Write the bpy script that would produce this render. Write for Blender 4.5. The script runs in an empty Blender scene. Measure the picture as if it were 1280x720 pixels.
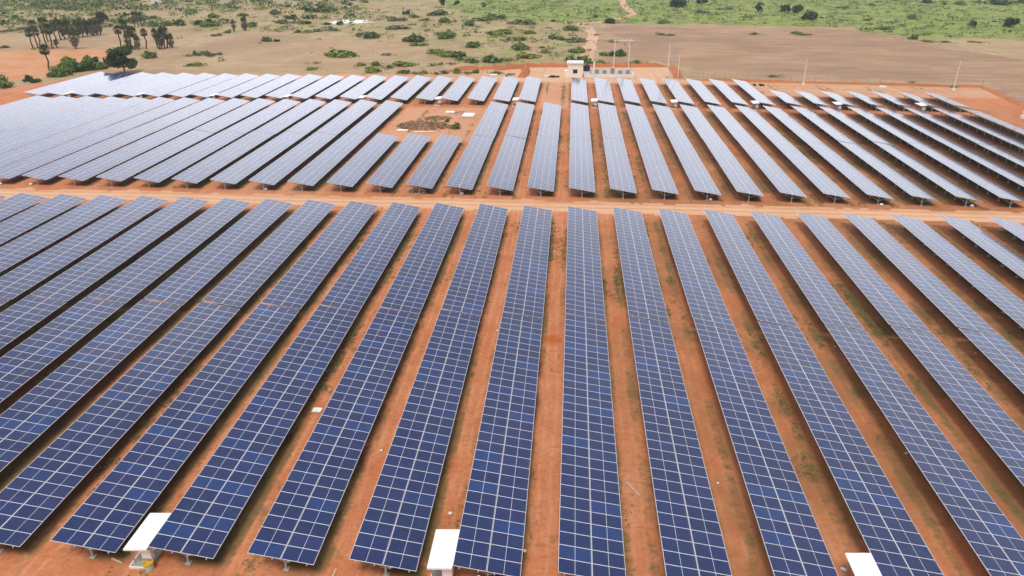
import bpy, bmesh, math, random
from mathutils import Vector, Matrix, noise
R = math.radians
rnd = random.Random(7)
S = bpy.context.scene
COL = S.collection

# ------------------------------------------------------------------ camera
F, PITCH, YAW, ROLL, HC = 899.33, .4438, -.0799, -.0017, 34.457
cy_, sy_, cp_, sp_ = math.cos(YAW), math.sin(YAW), math.cos(PITCH), math.sin(PITCH)
FW = Vector((sy_*cp_, cy_*cp_, -sp_)); RT = Vector((cy_, -sy_, 0)); UP = RT.cross(FW)
R2 = RT*math.cos(ROLL) + UP*math.sin(ROLL); U2 = -RT*math.sin(ROLL) + UP*math.cos(ROLL)
CAM = Vector((0, 0, HC))
cam = bpy.data.objects.new('camera', bpy.data.cameras.new('camera')); COL.objects.link(cam)
cam.matrix_world = Matrix(((R2.x, U2.x, -FW.x, 0), (R2.y, U2.y, -FW.y, 0), (R2.z, U2.z, -FW.z, HC), (0, 0, 0, 1)))
cam.data.sensor_width = 36; cam.data.lens = F/1280*36
cam.data.clip_start = .5; cam.data.clip_end = 12000
S.camera = cam

# ------------------------------------------------------------------ sky, sun, exposure
SUN_EL, SUN_AZ = 64, -170          # azimuth clockwise from +Y; light comes from behind left
w = bpy.data.worlds.new('World'); S.world = w; w.use_nodes = True
wn = w.node_tree.nodes; wl = w.node_tree.links; wn.clear()
sky = wn.new('ShaderNodeTexSky'); sky.sky_type = 'NISHITA'; sky.sun_disc = False
sky.sun_elevation = R(SUN_EL); sky.sun_rotation = R(SUN_AZ)
sky.air_density = 1.0; sky.dust_density = 4.0; sky.ozone_density = 1.0; sky.altitude = 50
tc = wn.new('ShaderNodeTexCoord')
cl = wn.new('ShaderNodeTexNoise'); cl.inputs['Scale'].default_value = 2.4; cl.inputs['Detail'].default_value = 6
mp = wn.new('ShaderNodeMapping'); mp.inputs['Scale'].default_value = (1, 1, 3)
cr = wn.new('ShaderNodeValToRGB'); cr.color_ramp.elements[0].position = .25; cr.color_ramp.elements[1].position = .65
cr.color_ramp.elements[0].color = (.55, .55, .55, 1); cr.color_ramp.elements[1].color = (1, 1, 1, 1)
mixc = wn.new('ShaderNodeMix'); mixc.data_type = 'RGBA'
mixc.inputs[7].default_value = (11.2, 11.3, 12.0, 1)      # thin bright cloud veil
bg = wn.new('ShaderNodeBackground'); bg.inputs['Strength'].default_value = .085
wo = wn.new('ShaderNodeOutputWorld')
wl.new(tc.outputs['Generated'], mp.inputs['Vector']); wl.new(mp.outputs['Vector'], cl.inputs['Vector'])
wl.new(cl.outputs['Fac'], cr.inputs['Fac']); wl.new(cr.outputs['Color'], mixc.inputs[0])
# unseen sky glow added to whiten the panels' reflections: brightest low over the horizon and towards the left ahead, thinner overhead
def wmath(op, a, b):
    n = wn.new('ShaderNodeMath'); n.operation = op
    for s_, v_ in ((n.inputs[0], a), (n.inputs[1], b)):
        if isinstance(v_, bpy.types.NodeSocket): wl.new(v_, s_)
        else: s_.default_value = v_
    return n.outputs[0]
sep = wn.new('ShaderNodeSeparateXYZ'); wl.new(tc.outputs['Generated'], sep.inputs[0])
gain = wn.new('ShaderNodeValToRGB'); e_ = gain.color_ramp.elements
e_[0].position = 0; e_[0].color = (.50,)*3+(1,); e_[1].position = 1; e_[1].color = (.0,)*3+(1,)
for p_, v_ in ((.16, .72), (.27, .62), (.36, .40), (.52, .18), (.72, .05)):
    q_ = e_.new(p_); q_.color = (v_, v_, v_, 1)
wl.new(sep.outputs[2], gain.inputs[0])
vd = wn.new('ShaderNodeVectorMath'); vd.operation = 'DOT_PRODUCT'; wl.new(tc.outputs['Generated'], vd.inputs[0]); vd.inputs[1].default_value = Vector((-.42, .83, .33)).normalized()
gl = wn.new('ShaderNodeMapRange'); gl.interpolation_type = 'SMOOTHSTEP'; wl.new(vd.outputs['Value'], gl.inputs[0]); gl.inputs[1].default_value = .925; gl.inputs[2].default_value = .992
fd = wn.new('ShaderNodeMapRange'); fd.interpolation_type = 'SMOOTHSTEP'; wl.new(sep.outputs[1], fd.inputs[0]); fd.inputs[1].default_value = .15; fd.inputs[2].default_value = .85   # the added horizon glow is kept to ahead (+Y)
front = wmath('MULTIPLY', wmath('MULTIPLY', gain.outputs[0], fd.outputs[0]), 1.82)
gsum = wmath('ADD', wmath('ADD', front, .60), wmath('MULTIPLY', gl.outputs[0], 1.2))
vm = wn.new('ShaderNodeVectorMath'); vm.operation = 'SCALE'; wl.new(sky.outputs['Color'], mixc.inputs[6]); wl.new(mixc.outputs[2], vm.inputs[0]); wl.new(gsum, vm.inputs['Scale'])
wl.new(vm.outputs[0], bg.inputs['Color']); wl.new(bg.outputs['Background'], wo.inputs['Surface'])
sd = bpy.data.lights.new('sun', 'SUN'); sd.energy = 1.7; sd.angle = R(20); sd.color = (1, .95, .87)
sun = bpy.data.objects.new('sun', sd); COL.objects.link(sun)
az, el = R(SUN_AZ), R(SUN_EL)
sv = Vector((math.sin(az)*math.cos(el), math.cos(az)*math.cos(el), math.sin(el)))
sun.rotation_euler = sv.to_track_quat('Z', 'Y').to_euler(); sun.location = sv*300
S.view_settings.view_transform = 'Standard'; S.view_settings.look = 'None'
S.view_settings.gamma = 1; S.view_settings.use_curve_mapping = False
S.view_settings.exposure = 0.29

# ------------------------------------------------------------------ helpers
def G(px, py, z=0.0):
    """point of the ground (or of height z) seen at photo pixel px, py"""
    d = FW + R2*((px-640)/F) - U2*((py-360)/F)
    return CAM + d*((z-HC)/d.z)
def PX(p):
    v = Vector(p)-CAM; zz = v.dot(FW)
    if zz < .1: return (-9999, 9999, zz)
    return (640+F*v.dot(R2)/zz, 360-F*v.dot(U2)/zz, zz)
def tag(o, label=None, cat=None, group=None, kind=None):
    if label: o['label'] = label
    if cat: o['category'] = cat
    if group: o['group'] = group
    if kind: o['kind'] = kind
    return o
def empty(name, loc, rz=0):
    o = bpy.data.objects.new(name, None); COL.objects.link(o); o.location = loc; o.rotation_euler = (0, 0, rz)
    o.empty_display_size = .3
    return o
def link(name, me, parent=None, loc=(0, 0, 0), rot=None, sc=None):
    o = bpy.data.objects.new(name, me); COL.objects.link(o)
    if parent: o.parent = parent
    o.location = loc
    if rot is not None: o.rotation_euler = rot
    if sc is not None: o.scale = sc if hasattr(sc, '__len__') else (sc, sc, sc)
    return o
class MB:
    """collects shapes into one mesh"""
    def __init__(s): s.v = []; s.f = []; s.m = []; s.uv = {}; s.tone = []; s.t = .5
    def face(s, pts, m=0, uv=None):
        i = len(s.v); s.v += [tuple(p) for p in pts]; s.f.append(tuple(range(i, i+len(pts)))); s.m.append(m); s.tone.append(s.t)
        if uv: s.uv[len(s.f)-1] = uv
    def box(s, c, d, m=0, M=None):
        i = len(s.v); M = M or Matrix()
        for sx in (-1, 1):
            for sy in (-1, 1):
                for sz in (-1, 1):
                    s.v.append(tuple(M @ Vector((c[0]+sx*d[0]/2, c[1]+sy*d[1]/2, c[2]+sz*d[2]/2))))
        for q in ((0, 1, 3, 2), (4, 6, 7, 5), (0, 4, 5, 1), (2, 3, 7, 6), (0, 2, 6, 4), (1, 5, 7, 3)):
            s.f.append(tuple(i+k for k in q)); s.m.append(m); s.tone.append(s.t)
    def tube(s, p0, p1, r0, r1=None, n=8, m=0, cap=True):
        r1 = r0 if r1 is None else r1
        p0, p1 = Vector(p0), Vector(p1); d = (p1-p0).normalized()
        a = d.orthogonal().normalized(); b = d.cross(a); i = len(s.v)
        for p, r in ((p0, r0), (p1, r1)):
            for k in range(n):
                t = 2*math.pi*k/n; s.v.append(tuple(p+(a*math.cos(t)+b*math.sin(t))*r))
        for k in range(n):
            s.f.append((i+k, i+(k+1) % n, i+n+(k+1) % n, i+n+k)); s.m.append(m); s.tone.append(s.t)
        if cap:
            s.f.append(tuple(i+k for k in reversed(range(n)))); s.f.append(tuple(i+n+k for k in range(n))); s.m += [m, m]; s.tone += [s.t, s.t]
    def lathe(s, prof, c=(0, 0, 0), n=20, m=0):
        i = len(s.v)
        for r, z in prof:
            for k in range(n):
                t = 2*math.pi*k/n; s.v.append((c[0]+r*math.cos(t), c[1]+r*math.sin(t), c[2]+z))
        for j in range(len(prof)-1):
            for k in range(n):
                s.f.append((i+j*n+k, i+j*n+(k+1) % n, i+(j+1)*n+(k+1) % n, i+(j+1)*n+k)); s.m.append(m); s.tone.append(s.t)
    def leaf(s, c, nrm, size, m=0, asp=1.0):
        nrm = Vector(nrm).normalized(); a = nrm.orthogonal().normalized(); b = nrm.cross(a)
        t = rnd.uniform(0, 6.283); a, b = a*math.cos(t)+b*math.sin(t), b*math.cos(t)-a*math.sin(t)
        c = Vector(c); a *= size*.5; b *= size*.5*asp; k = nrm*size*.12
        s.face((c-a-b*.5-k, c+a*.2-b+k, c+a+b*.4-k, c-a*.3+b+k), m)
    def mesh(s, name, mats, smooth=False):
        me = bpy.data.meshes.new(name); me.from_pydata(s.v, [], s.f)
        for mt in mats: me.materials.append(mt)
        me.polygons.foreach_set('material_index', s.m)
        if s.uv:
            u = me.uv_layers.new(name='UVMap')
            for fi, uv in s.uv.items():
                p = me.polygons[fi]
                for li, c in zip(p.loop_indices, uv): u.data[li].uv = c
        if len(set(s.tone)) > 1:
            at = me.attributes.new('tone', 'FLOAT', 'FACE'); at.data.foreach_set('value', s.tone)
        if smooth: me.polygons.foreach_set('use_smooth', [True]*len(s.f))
        me.update(); return me
    def build(s, name, mats, parent=None, loc=(0, 0, 0), rot=None, smooth=False):
        if not isinstance(mats, (list, tuple)): mats = [mats]
        return link(name, s.mesh(name, mats, smooth), parent, loc, rot)
def fbm(x, y, sc, seed=0.0): return noise.fractal(Vector((x*sc+seed, y*sc-seed*.7, seed*.31)), 1.0, 2.0, 4)   # about -1..1
def ordinal(n):
    o = ['', 'first', 'second', 'third', 'fourth', 'fifth', 'sixth', 'seventh', 'eighth', 'ninth', 'tenth', 'eleventh', 'twelfth', 'thirteenth', 'fourteenth', 'fifteenth', 'sixteenth', 'seventeenth', 'eighteenth', 'nineteenth', 'twentieth']
    return o[n] if n <= 20 else 'twenty-'+o[n-20]

# ------------------------------------------------------------------ material helpers
class NT:
    def __init__(s, name):
        s.mat = bpy.data.materials.new(name); s.mat.use_nodes = True; s.n = s.mat.node_tree.nodes; s.l = s.mat.node_tree.links
        s.bsdf = s.n['Principled BSDF']
    def add(s, t, **k):
        n = s.n.new(t)
        for a, v in k.items(): setattr(n, a, v)
        return n
    def put(s, sock, v):
        if isinstance(v, bpy.types.NodeSocket): s.l.new(v, sock)
        else:
            if isinstance(v, (tuple, list)) and len(v) == 3 and sock.type == 'RGBA': v = (*v, 1)
            sock.default_value = v
    def math(s, op, a, b=0.0, c=None, clamp=False):
        n = s.add('ShaderNodeMath', operation=op, use_clamp=clamp); s.put(n.inputs[0], a); s.put(n.inputs[1], b)
        if c is not None: s.put(n.inputs[2], c)
        return n.outputs[0]
    def mix(s, f, a, b):
        n = s.add('ShaderNodeMix', data_type='RGBA'); s.put(n.inputs[0], f); s.put(n.inputs[6], a); s.put(n.inputs[7], b); return n.outputs[2]
    def ss(s, v, lo, hi):
        n = s.add('ShaderNodeMapRange', interpolation_type='SMOOTHSTEP'); s.put(n.inputs[0], v); s.put(n.inputs[1], lo); s.put(n.inputs[2], hi); return n.outputs[0]
    def pos(s, obj=False):
        if obj: return s.add('ShaderNodeTexCoord').outputs['Object']
        return s.add('ShaderNodeNewGeometry').outputs['Position']
    def scale(s, v, sc):
        n = s.add('ShaderNodeVectorMath', operation='MULTIPLY'); s.put(n.inputs[0], v); n.inputs[1].default_value = sc; return n.outputs[0]
    def noise(s, v, sc, det=4, rough=.55, dist=0):
        n = s.add('ShaderNodeTexNoise'); s.put(n.inputs['Vector'], v); n.inputs['Scale'].default_value = sc; n.inputs['Detail'].default_value = det
        n.inputs['Roughness'].default_value = rough; n.inputs['Distortion'].default_value = dist; return n.outputs['Fac']
    def attr(s, name, out='Fac'): return s.add('ShaderNodeAttribute', attribute_name=name).outputs[out]
    def bump(s, h, st, dist=.05):
        n = s.add('ShaderNodeBump'); s.put(n.inputs['Height'], h); n.inputs['Strength'].default_value = st; n.inputs['Distance'].default_value = dist
        s.l.new(n.outputs[0], s.bsdf.inputs['Normal'])
    def out(s, col, rough=.8, spec=.3, metal=0):
        s.put(s.bsdf.inputs['Base Color'], col); s.put(s.bsdf.inputs['Roughness'], rough); s.put(s.bsdf.inputs['Specular IOR Level'], spec); s.put(s.bsdf.inputs['Metallic'], metal)
        return s.mat
def paint(name, col, rough=.6, spec=.4, metal=0, var=.18, sc=3.0):
    t = NT(name); n = t.noise(t.pos(True), sc, 5); d = tuple(c*(1-var) for c in col)
    return t.out(t.mix(t.ss(n, .3, .7), d, col), rough, spec, metal)
def leafmat(name, dark, light, rough=.6):
    t = NT(name); a = t.attr('tone'); ri = t.add('ShaderNodeObjectInfo').outputs['Random']
    f = t.math('ADD', t.math('MULTIPLY', a, .75), t.math('MULTIPLY', ri, .25))
    m = t.out(t.mix(f, dark, light), rough, .25)
    return m

# solar glass: UV is in metres inside one module (u along the slope 0..ML, v across 0..MW)
ML, MW = 1.998, 1.062
def glassmat():
    t = NT('solar_glass'); uvn = t.add('ShaderNodeUVMap').outputs['UV']
    sx = t.add('ShaderNodeSeparateXYZ'); t.l.new(uvn, sx.inputs[0]); u, v = sx.outputs[0], sx.outputs[1]
    eu = t.math('MINIMUM', u, t.math('SUBTRACT', ML, u)); ev = t.math('MINIMUM', v, t.math('SUBTRACT', MW, v))
    mid = t.math('ABSOLUTE', t.math('SUBTRACT', u, ML/2))
    line = t.math('LESS_THAN', eu, .018); line = t.math('MAXIMUM', line, t.math('LESS_THAN', ev, .012)); line = t.math('MAXIMUM', line, t.math('LESS_THAN', mid, .0085))
    # cells: six strings across, twelve half-cells along each half
    cw = (MW-.048)/6; cv = t.math('MODULO', t.math('DIVIDE', t.math('SUBTRACT', v, .024), cw), 1.0)
    gv = t.math('LESS_THAN', t.math('ABSOLUTE', t.math('SUBTRACT', cv, .5)), .455)
    cu = t.math('MODULO', t.math('DIVIDE', u, (ML/2)/12), 1.0); gu = t.math('LESS_THAN', t.math('ABSOLUTE', t.math('SUBTRACT', cu, .5)), .47)
    cell = t.math('MULTIPLY', gv, gu)
    ri = t.add('ShaderNodeObjectInfo').outputs['Random']; tn = t.attr('tone')
    rr = t.math('FRACT', t.math('ADD', ri, tn))
    big = t.noise(t.pos(), .08, 3)
    base = t.mix(rr, (.005, .016, .078), (.009, .026, .108)); r2 = t.math('FRACT', t.math('MULTIPLY', rr, 7.31)); base = t.mix(t.math('MULTIPLY', t.ss(r2, .6, 1.0), .7), base, (.014, .020, .10))
    base = t.mix(t.math('MULTIPLY', t.ss(rr, .72, 1.0), .9), base, (.006, .040, .165))
    base = t.mix(t.math('MULTIPLY', t.ss(big, .35, .75), .2), base, (.016, .030, .105))
    c = t.mix(cell, (.030, .055, .18), base)
    dust = t.noise(t.pos(), 1.3, 5)
    c = t.mix(t.math('MULTIPLY', t.ss(dust, .35, .8), .022), c, (.45, .33, .24))
    stk = t.noise(t.scale(uvn, (.9, 9.0, 1)), 1.0, 4); stk = t.math('MULTIPLY', t.ss(stk, .5, .75), t.ss(t.math('FRACT', t.math('MULTIPLY', rr, 3.7)), .3, 1.0)); c = t.mix(t.math('MULTIPLY', stk, .045), c, (.40, .33, .28))
    low = t.math('MULTIPLY', t.ss(u, ML-.16, ML-.02), .07); c = t.mix(low, c, (.42, .30, .21))
    c = t.mix(line, c, (.90, .92, .98))
    m = t.out(c, t.math('ADD', .09, t.math('MULTIPLY', dust, .08)), .5)
    t.bsdf.inputs['IOR'].default_value = 1.43
    return m
M = {}
M['glass'] = glassmat()
M['alu'] = paint('aluminium_frame', (.80, .81, .84), .45, .5, .1, .08)
M['steel'] = paint('galvanised_steel', (.50, .51, .52), .5, .5, .25, .25, 6)
M['back'] = paint('module_backsheet', (.55, .55, .56), .7)
M['white'] = paint('white_painted_sheet', (.86, .86, .85), .5, .4, 0, .04)
M['whitewash'] = paint('whitewashed_plaster', (.86, .85, .82), .85, .2, 0, .14, 1.5)
M['cream'] = paint('cream_plaster', (.90, .85, .74), .85, .2, 0, .05, .8)
M['concrete'] = paint('concrete', (.42, .39, .36), .9, .2, 0, .25)
M['dark'] = paint('dark_opening', (.03, .025, .02), .6)
M['black_plastic'] = paint('black_plastic', (.018, .02, .025), .35, .5)
M['greybox'] = paint('grey_cabinet', (.32, .34, .36), .5)
M['yellow'] = paint('yellow_plastic', (.75, .48, .02), .4, .5, 0, .1)
M['cyan'] = paint('pale_cyan_plastic', (.45, .75, .72), .4, .5, 0, .1)
M['blue'] = paint('blue_plastic', (.03, .22, .62), .4, .5, 0, .1)
M['bark'] = paint('bark', (.13, .095, .07), .9, .2, 0, .4, 4)
M['palm_bark'] = paint('palm_bark', (.11, .09, .08), .9, .2, 0, .4, 4)
M['brush'] = paint('dry_branches', (.44, .30, .17), .9, .2, 0, .5, 2)
M['leaf'] = leafmat('leaf_green', (.06, .105, .025), (.21, .29, .075))
M['leaf_dark'] = leafmat('leaf_dark_green', (.016, .042, .013), (.075, .145, .04))
M['leaf_bright'] = leafmat('leaf_yellow_green', (.12, .17, .03), (.32, .39, .08))
M['leaf_grey'] = leafmat('leaf_grey_green', (.085, .115, .05), (.23, .27, .125))
M['leaf_dry'] = leafmat('leaf_dry', (.24, .17, .10), (.46, .36, .22))
M['palm'] = leafmat('palm_fan', (.045, .075, .03), (.21, .25, .11))
M['palm_dry'] = leafmat('palm_dead_fan', (.11, .095, .085), (.25, .21, .18))

# ------------------------------------------------------------------ ground
X0, P, TW, DZ, ZH = .2164, 6.1926, 3.9766, .66, 1.72
def inside(poly, x, y):
    c = False; j = len(poly)-1
    for i in range(len(poly)):
        xi, yi = poly[i]; xj, yj = poly[j]
        if (yi > y) != (yj > y) and x < (xj-xi)*(y-yi)/(yj-yi)+xi: c = not c
        j = i
    return c
def gp(*pts): return [tuple(G(*p)[:2]) for p in pts]
SITE = [(-175, 5)] + gp((-60, 124), (0, 110), (60, 103), (118, 95), (150, 93.5), (300, 94), (420, 93.5), (480, 93), (560, 90), (610, 85), (640, 82.5), (740, 83), (835, 83), (848, 99), (1003, 103.5), (1100, 106), (1228, 109), (1290, 137), (1330, 160)) + [(150, 5)]
ORANGE = gp((-80, 72), (40, 63), (140, 61), (150, 80), (130, 88), (70, 92), (0, 104), (-80, 112))
TANF = gp((-60, 56), (60, 47), (150, 42), (260, 46), (420, 50), (480, 64), (490, 88), (400, 92), (150, 91), (150, 62), (-60, 66))
GREEN = gp((560, -10), (560, 10), (600, 22), (700, 28), (745, 29), (900, 31), (1000, 33), (1060, 34), (1090, 42), (1130, 47), (1190, 47), (1290, 49), (1340, 45), (1340, -10))
SCRUB = gp((-80, 46), (40, 40), (130, 34), (280, 40), (420, 40), (520, 55), (560, 75), (640, 80), (735, 78), (735, 30), (560, 20), (560, -12), (-80, -12))
def make_ground():
    xs = [-6000, -2500, -1200, -800] + [-560+i*4 for i in range(261)] + [700, 1000, 2000, 6000]
    ys = [-600, -120, -40] + [i*4 for i in range(181)] + [760, 820, 900, 1100, 1500, 2500, 5000, 11000]
    v = [(x, y, 0) for y in ys for x in xs]; n = len(xs)
    f = [(j*n+i, j*n+i+1, (j+1)*n+i+1, (j+1)*n+i) for j in range(len(ys)-1) for i in range(n-1)]
    me = bpy.data.meshes.new('ground'); me.from_pydata(v, [], f)
    ca = me.color_attributes.new('cover', 'FLOAT_COLOR', 'POINT'); data = []
    for x, y, z in v:
        jx = x+6*fbm(x, y, .05, 3); jy = y+6*fbm(x, y, .05, 9)
        if inside(SITE, x+.25*(jx-x), y+.25*(jy-y)): c = (1, 0, 0, 1)
        elif inside(ORANGE, jx, jy): c = (0, 0, 1, 1)
        elif inside(TANF, jx, jy): c = (0, .30, .28, 1)
        elif inside(GREEN, jx, jy): c = (0, .95, 0, 1)
        elif inside(SCRUB, jx, jy): c = (0, .49, .11, 1)
        else: c = (0, .55 if y > 400 else .4, .1, 1)
        data += c
    ca.data.foreach_set('color', data); me.update()
    t = NT('ground_soil'); p = t.pos(); sx = t.add('ShaderNodeSeparateXYZ'); t.l.new(p, sx.inputs[0]); X, Y = sx.outputs[0], sx.outputs[1]
    av = t.attr('cover', 'Color'); sc = t.add('ShaderNodeSeparateColor'); t.l.new(av, sc.inputs[0]); site, green, orange = sc.outputs[0], sc.outputs[1], sc.outputs[2]
    n1 = t.noise(p, .035, 6, .6); n2 = t.noise(p, .35, 6, .65, .4); n3 = t.noise(p, 2.6, 5, .6); n4 = t.noise(p, .11, 5, .6, .6); n5 = t.noise(p, 9.0, 4, .6)
    streak = t.noise(t.scale(p, (.9, .10, 1)), 1.0, 5, .6); stx = t.noise(t.scale(p, (.05, .45, 1)), 1.0, 6, .62)
    # red laterite of the site
    lat = t.mix(t.ss(n2, .3, .72), (.53, .175, .071), (.62, .245, .115))
    lat = t.mix(t.math('MULTIPLY', t.ss(n1, .45, .7), .6), lat, (.63, .32, .18))
    lat = t.mix(t.math('MULTIPLY', t.ss(n4, .56, .72), .5), lat, (.45, .16, .07))
    lat = t.mix(t.math('MULTIPLY', t.ss(streak, .5, .75), .4), lat, (.66, .36, .21))
    lat = t.mix(t.math('MULTIPLY', t.ss(n3, .42, .75), .6), lat, (.36, .125, .052))
    lat = t.mix(t.math('MULTIPLY', t.ss(n5, .55, .78), .45), lat, (.68, .38, .22))
    uu = t.math('FRACT', t.math('ADD', t.math('DIVIDE', t.math('SUBTRACT', t.math('ADD', X, t.math('MULTIPLY', t.math('SUBTRACT', n4, .5), 1.2)), X0), P), 100.0))
    tr = t.math('ADD', t.math('SUBTRACT', 1.0, t.ss(t.math('ABSOLUTE', t.math('SUBTRACT', uu, .755)), .008, .03)), t.math('SUBTRACT', 1.0, t.ss(t.math('ABSOLUTE', t.math('SUBTRACT', uu, .885)), .008, .03)))
    lat = t.mix(t.math('MULTIPLY', t.math('MULTIPLY', tr, t.ss(n2, .35, .6)), .5), lat, (.66, .32, .17))
    gul = t.noise(t.scale(p, (.55, 2.2, 1)), 1.0, 6, .7, 1.2); lat = t.mix(t.math('MULTIPLY', t.ss(gul, .56, .68), .5), lat, (.36, .12, .05))
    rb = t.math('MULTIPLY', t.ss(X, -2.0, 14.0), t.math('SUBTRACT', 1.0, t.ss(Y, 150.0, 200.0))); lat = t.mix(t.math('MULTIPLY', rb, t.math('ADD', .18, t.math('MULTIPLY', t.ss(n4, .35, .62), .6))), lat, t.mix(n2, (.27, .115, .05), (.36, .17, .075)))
    dst = t.add('ShaderNodeVectorMath', operation='DISTANCE'); t.l.new(p, dst.inputs[0]); dst.inputs[1].default_value = tuple(G(690, 425)); lat = t.mix(t.math('MULTIPLY', t.math('SUBTRACT', 1.0, t.ss(t.math('ADD', dst.outputs['Value'], t.math('MULTIPLY', n2, .8)), .7, 1.9)), .8), lat, (.47, .10, .014))
    # weeds along the rows: the strip beside every row; then shade painted beneath the tables
    u = t.math('FRACT', t.math('ADD', t.math('DIVIDE', t.math('SUBTRACT', X, X0), P), 100.0))
    row_id = t.math('FLOOR', t.math('DIVIDE', t.math('SUBTRACT', X, X0), P))
    near = t.math('SUBTRACT', 1.0, t.ss(t.math('ABSOLUTE', t.math('SUBTRACT', u, .80)), .02, .13))   # path in the gap's middle
    cmb = t.add('ShaderNodeCombineXYZ'); t.put(cmb.inputs[0], t.math('MULTIPLY', row_id, 3.7)); t.put(cmb.inputs[1], t.math('MULTIPLY', Y, .045)); rown = t.noise(cmb.outputs[0], 1.0, 3)
    wv = t.math('ADD', t.math('MULTIPLY', n4, .55), t.math('MULTIPLY', n2, .35)); wv = t.math('ADD', wv, t.math('MULTIPLY', t.math('SUBTRACT', rown, .5), .5)); wv = t.math('ADD', wv, t.math('MULTIPLY', t.math('SUBTRACT', t.noise(p, .9, 5, .7), .5), .45))
    wv = t.math('SUBTRACT', wv, t.math('MULTIPLY', near, .10)); wv = t.math('ADD', wv, t.math('MULTIPLY', t.math('SUBTRACT', n3, .5), .25))
    eL = t.math('MULTIPLY', t.math('SUBTRACT', 1.0, t.ss(t.math('ABSOLUTE', t.math('SUBTRACT', u, .665)), .03, .10)), t.math('SUBTRACT', 1.0, t.ss(X, -4.0, 30.0)))
    eR = t.math('MULTIPLY', t.math('SUBTRACT', 1.0, t.ss(t.math('ABSOLUTE', t.math('SUBTRACT', u, .96)), .03, .14)), t.ss(X, -6.0, 18.0))
    wv = t.math('ADD', wv, t.math('MULTIPLY', t.math('ADD', eL, t.math('MULTIPLY', eR, .9)), .11))
    wm = t.ss(wv, .42, .66)
    under = t.math('MULTIPLY', t.ss(u, .12, .40), t.math('SUBTRACT', 1.0, t.ss(t.math('ADD', u, t.math('MULTIPLY', t.math('SUBTRACT', n2, .5), .25)), .57, .70)))  # mask for the shade painted into the soil under each table
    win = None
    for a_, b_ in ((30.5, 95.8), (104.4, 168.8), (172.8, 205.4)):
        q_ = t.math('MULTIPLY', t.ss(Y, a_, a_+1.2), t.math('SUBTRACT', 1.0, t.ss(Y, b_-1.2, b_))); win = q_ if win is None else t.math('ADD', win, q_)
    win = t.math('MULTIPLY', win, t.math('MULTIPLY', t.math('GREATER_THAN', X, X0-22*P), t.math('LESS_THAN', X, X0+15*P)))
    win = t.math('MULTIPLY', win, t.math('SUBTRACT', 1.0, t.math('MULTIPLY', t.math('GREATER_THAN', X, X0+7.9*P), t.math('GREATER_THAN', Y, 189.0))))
    apron = t.math('MAXIMUM', t.ss(t.math('ADD', Y, t.math('MULTIPLY', n2, 6.0)), 206.5, 211.0), t.math('MULTIPLY', t.ss(t.math('ADD', X, t.math('MULTIPLY', n2, 6.0)), X0+8*P, X0+8.6*P), t.ss(Y, 189.5, 192.5)))
    lat = t.mix(t.math('MULTIPLY', apron, t.math('ADD', .5, t.math('MULTIPLY', t.ss(stx, .4, .6), .45))), lat, (.58, .36, .225))
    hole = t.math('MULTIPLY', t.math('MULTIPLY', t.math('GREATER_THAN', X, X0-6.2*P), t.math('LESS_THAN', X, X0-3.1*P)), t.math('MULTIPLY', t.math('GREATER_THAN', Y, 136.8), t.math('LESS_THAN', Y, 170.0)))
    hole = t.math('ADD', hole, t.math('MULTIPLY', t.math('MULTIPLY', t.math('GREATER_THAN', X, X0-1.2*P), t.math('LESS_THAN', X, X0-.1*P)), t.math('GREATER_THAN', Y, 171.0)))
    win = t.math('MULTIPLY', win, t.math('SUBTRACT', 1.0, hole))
    lat = t.mix(t.math('MULTIPLY', hole, .45), lat, (.66, .40, .25))
    # churned, paler soil round the switchyard
    yard = t.math('MULTIPLY', t.ss(t.math('ADD', Y, t.math('MULTIPLY', n2, 8.0)), 208.0, 214.0), t.math('MULTIPLY', t.ss(X, -30.0, -20.0), t.math('SUBTRACT', 1.0, t.ss(X, 28.0, 36.0))))
    lat = t.mix(t.math('MULTIPLY', yard, .75), lat, t.mix(n2, (.64, .36, .21), (.72, .48, .32)))
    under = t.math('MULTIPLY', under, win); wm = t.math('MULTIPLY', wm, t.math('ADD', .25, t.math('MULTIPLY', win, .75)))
    lat = t.mix(t.math('MULTIPLY', under, .93), lat, t.mix(t.ss(rown, .4, .6), (.075, .035, .018), (.032, .036, .014)))  # under-table shade put into the colour, as near-black soil and dark weeds
    lat = t.mix(t.math('MULTIPLY', wm, .8), lat, t.mix(n3, (.065, .06, .02), (.19, .155, .06)))
    # dry land beyond
    dry = t.mix(t.ss(n1, .35, .65), (.42, .265, .155), (.51, .36, .22))
    dry = t.mix(t.math('MULTIPLY', t.ss(stx, .42, .68), .7), dry, (.32, .225, .14))
    dry = t.mix(t.math('MULTIPLY', t.ss(n2, .42, .72), .6), dry, (.31, .24, .125))
    dry = t.mix(t.math('MULTIPLY', t.ss(n4, .5, .68), .45), dry, (.52, .30, .18)); dry = t.mix(t.math('MULTIPLY', t.ss(n3, .5, .75), .4), dry, (.25, .19, .10))
    str2 = t.noise(t.scale(p, (.035, .012, 1)), 1.0, 6, .7, .8); dry = t.mix(t.math('MULTIPLY', t.ss(str2, .47, .62), .55), dry, (.30, .205, .125))
    org = t.mix(t.ss(n4, .35, .7), (.56, .235, .11), (.58, .33, .18))
    og = t.ss(t.math('ADD', orange, t.math('MULTIPLY', t.math('SUBTRACT', n4, .5), .9)), .35, .75)
    dry = t.mix(og, dry, org)
    gcol = t.mix(t.ss(n2, .3, .7), (.16, .22, .05), (.31, .36, .08)); gcol = t.mix(t.math('MULTIPLY', t.ss(n4, .5, .7), .7), gcol, (.40, .33, .17))
    gcol = t.mix(t.math('MULTIPLY', t.ss(t.noise(p, .06, 6, .7), .45, .62), .6), gcol, (.10, .125, .045))
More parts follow.
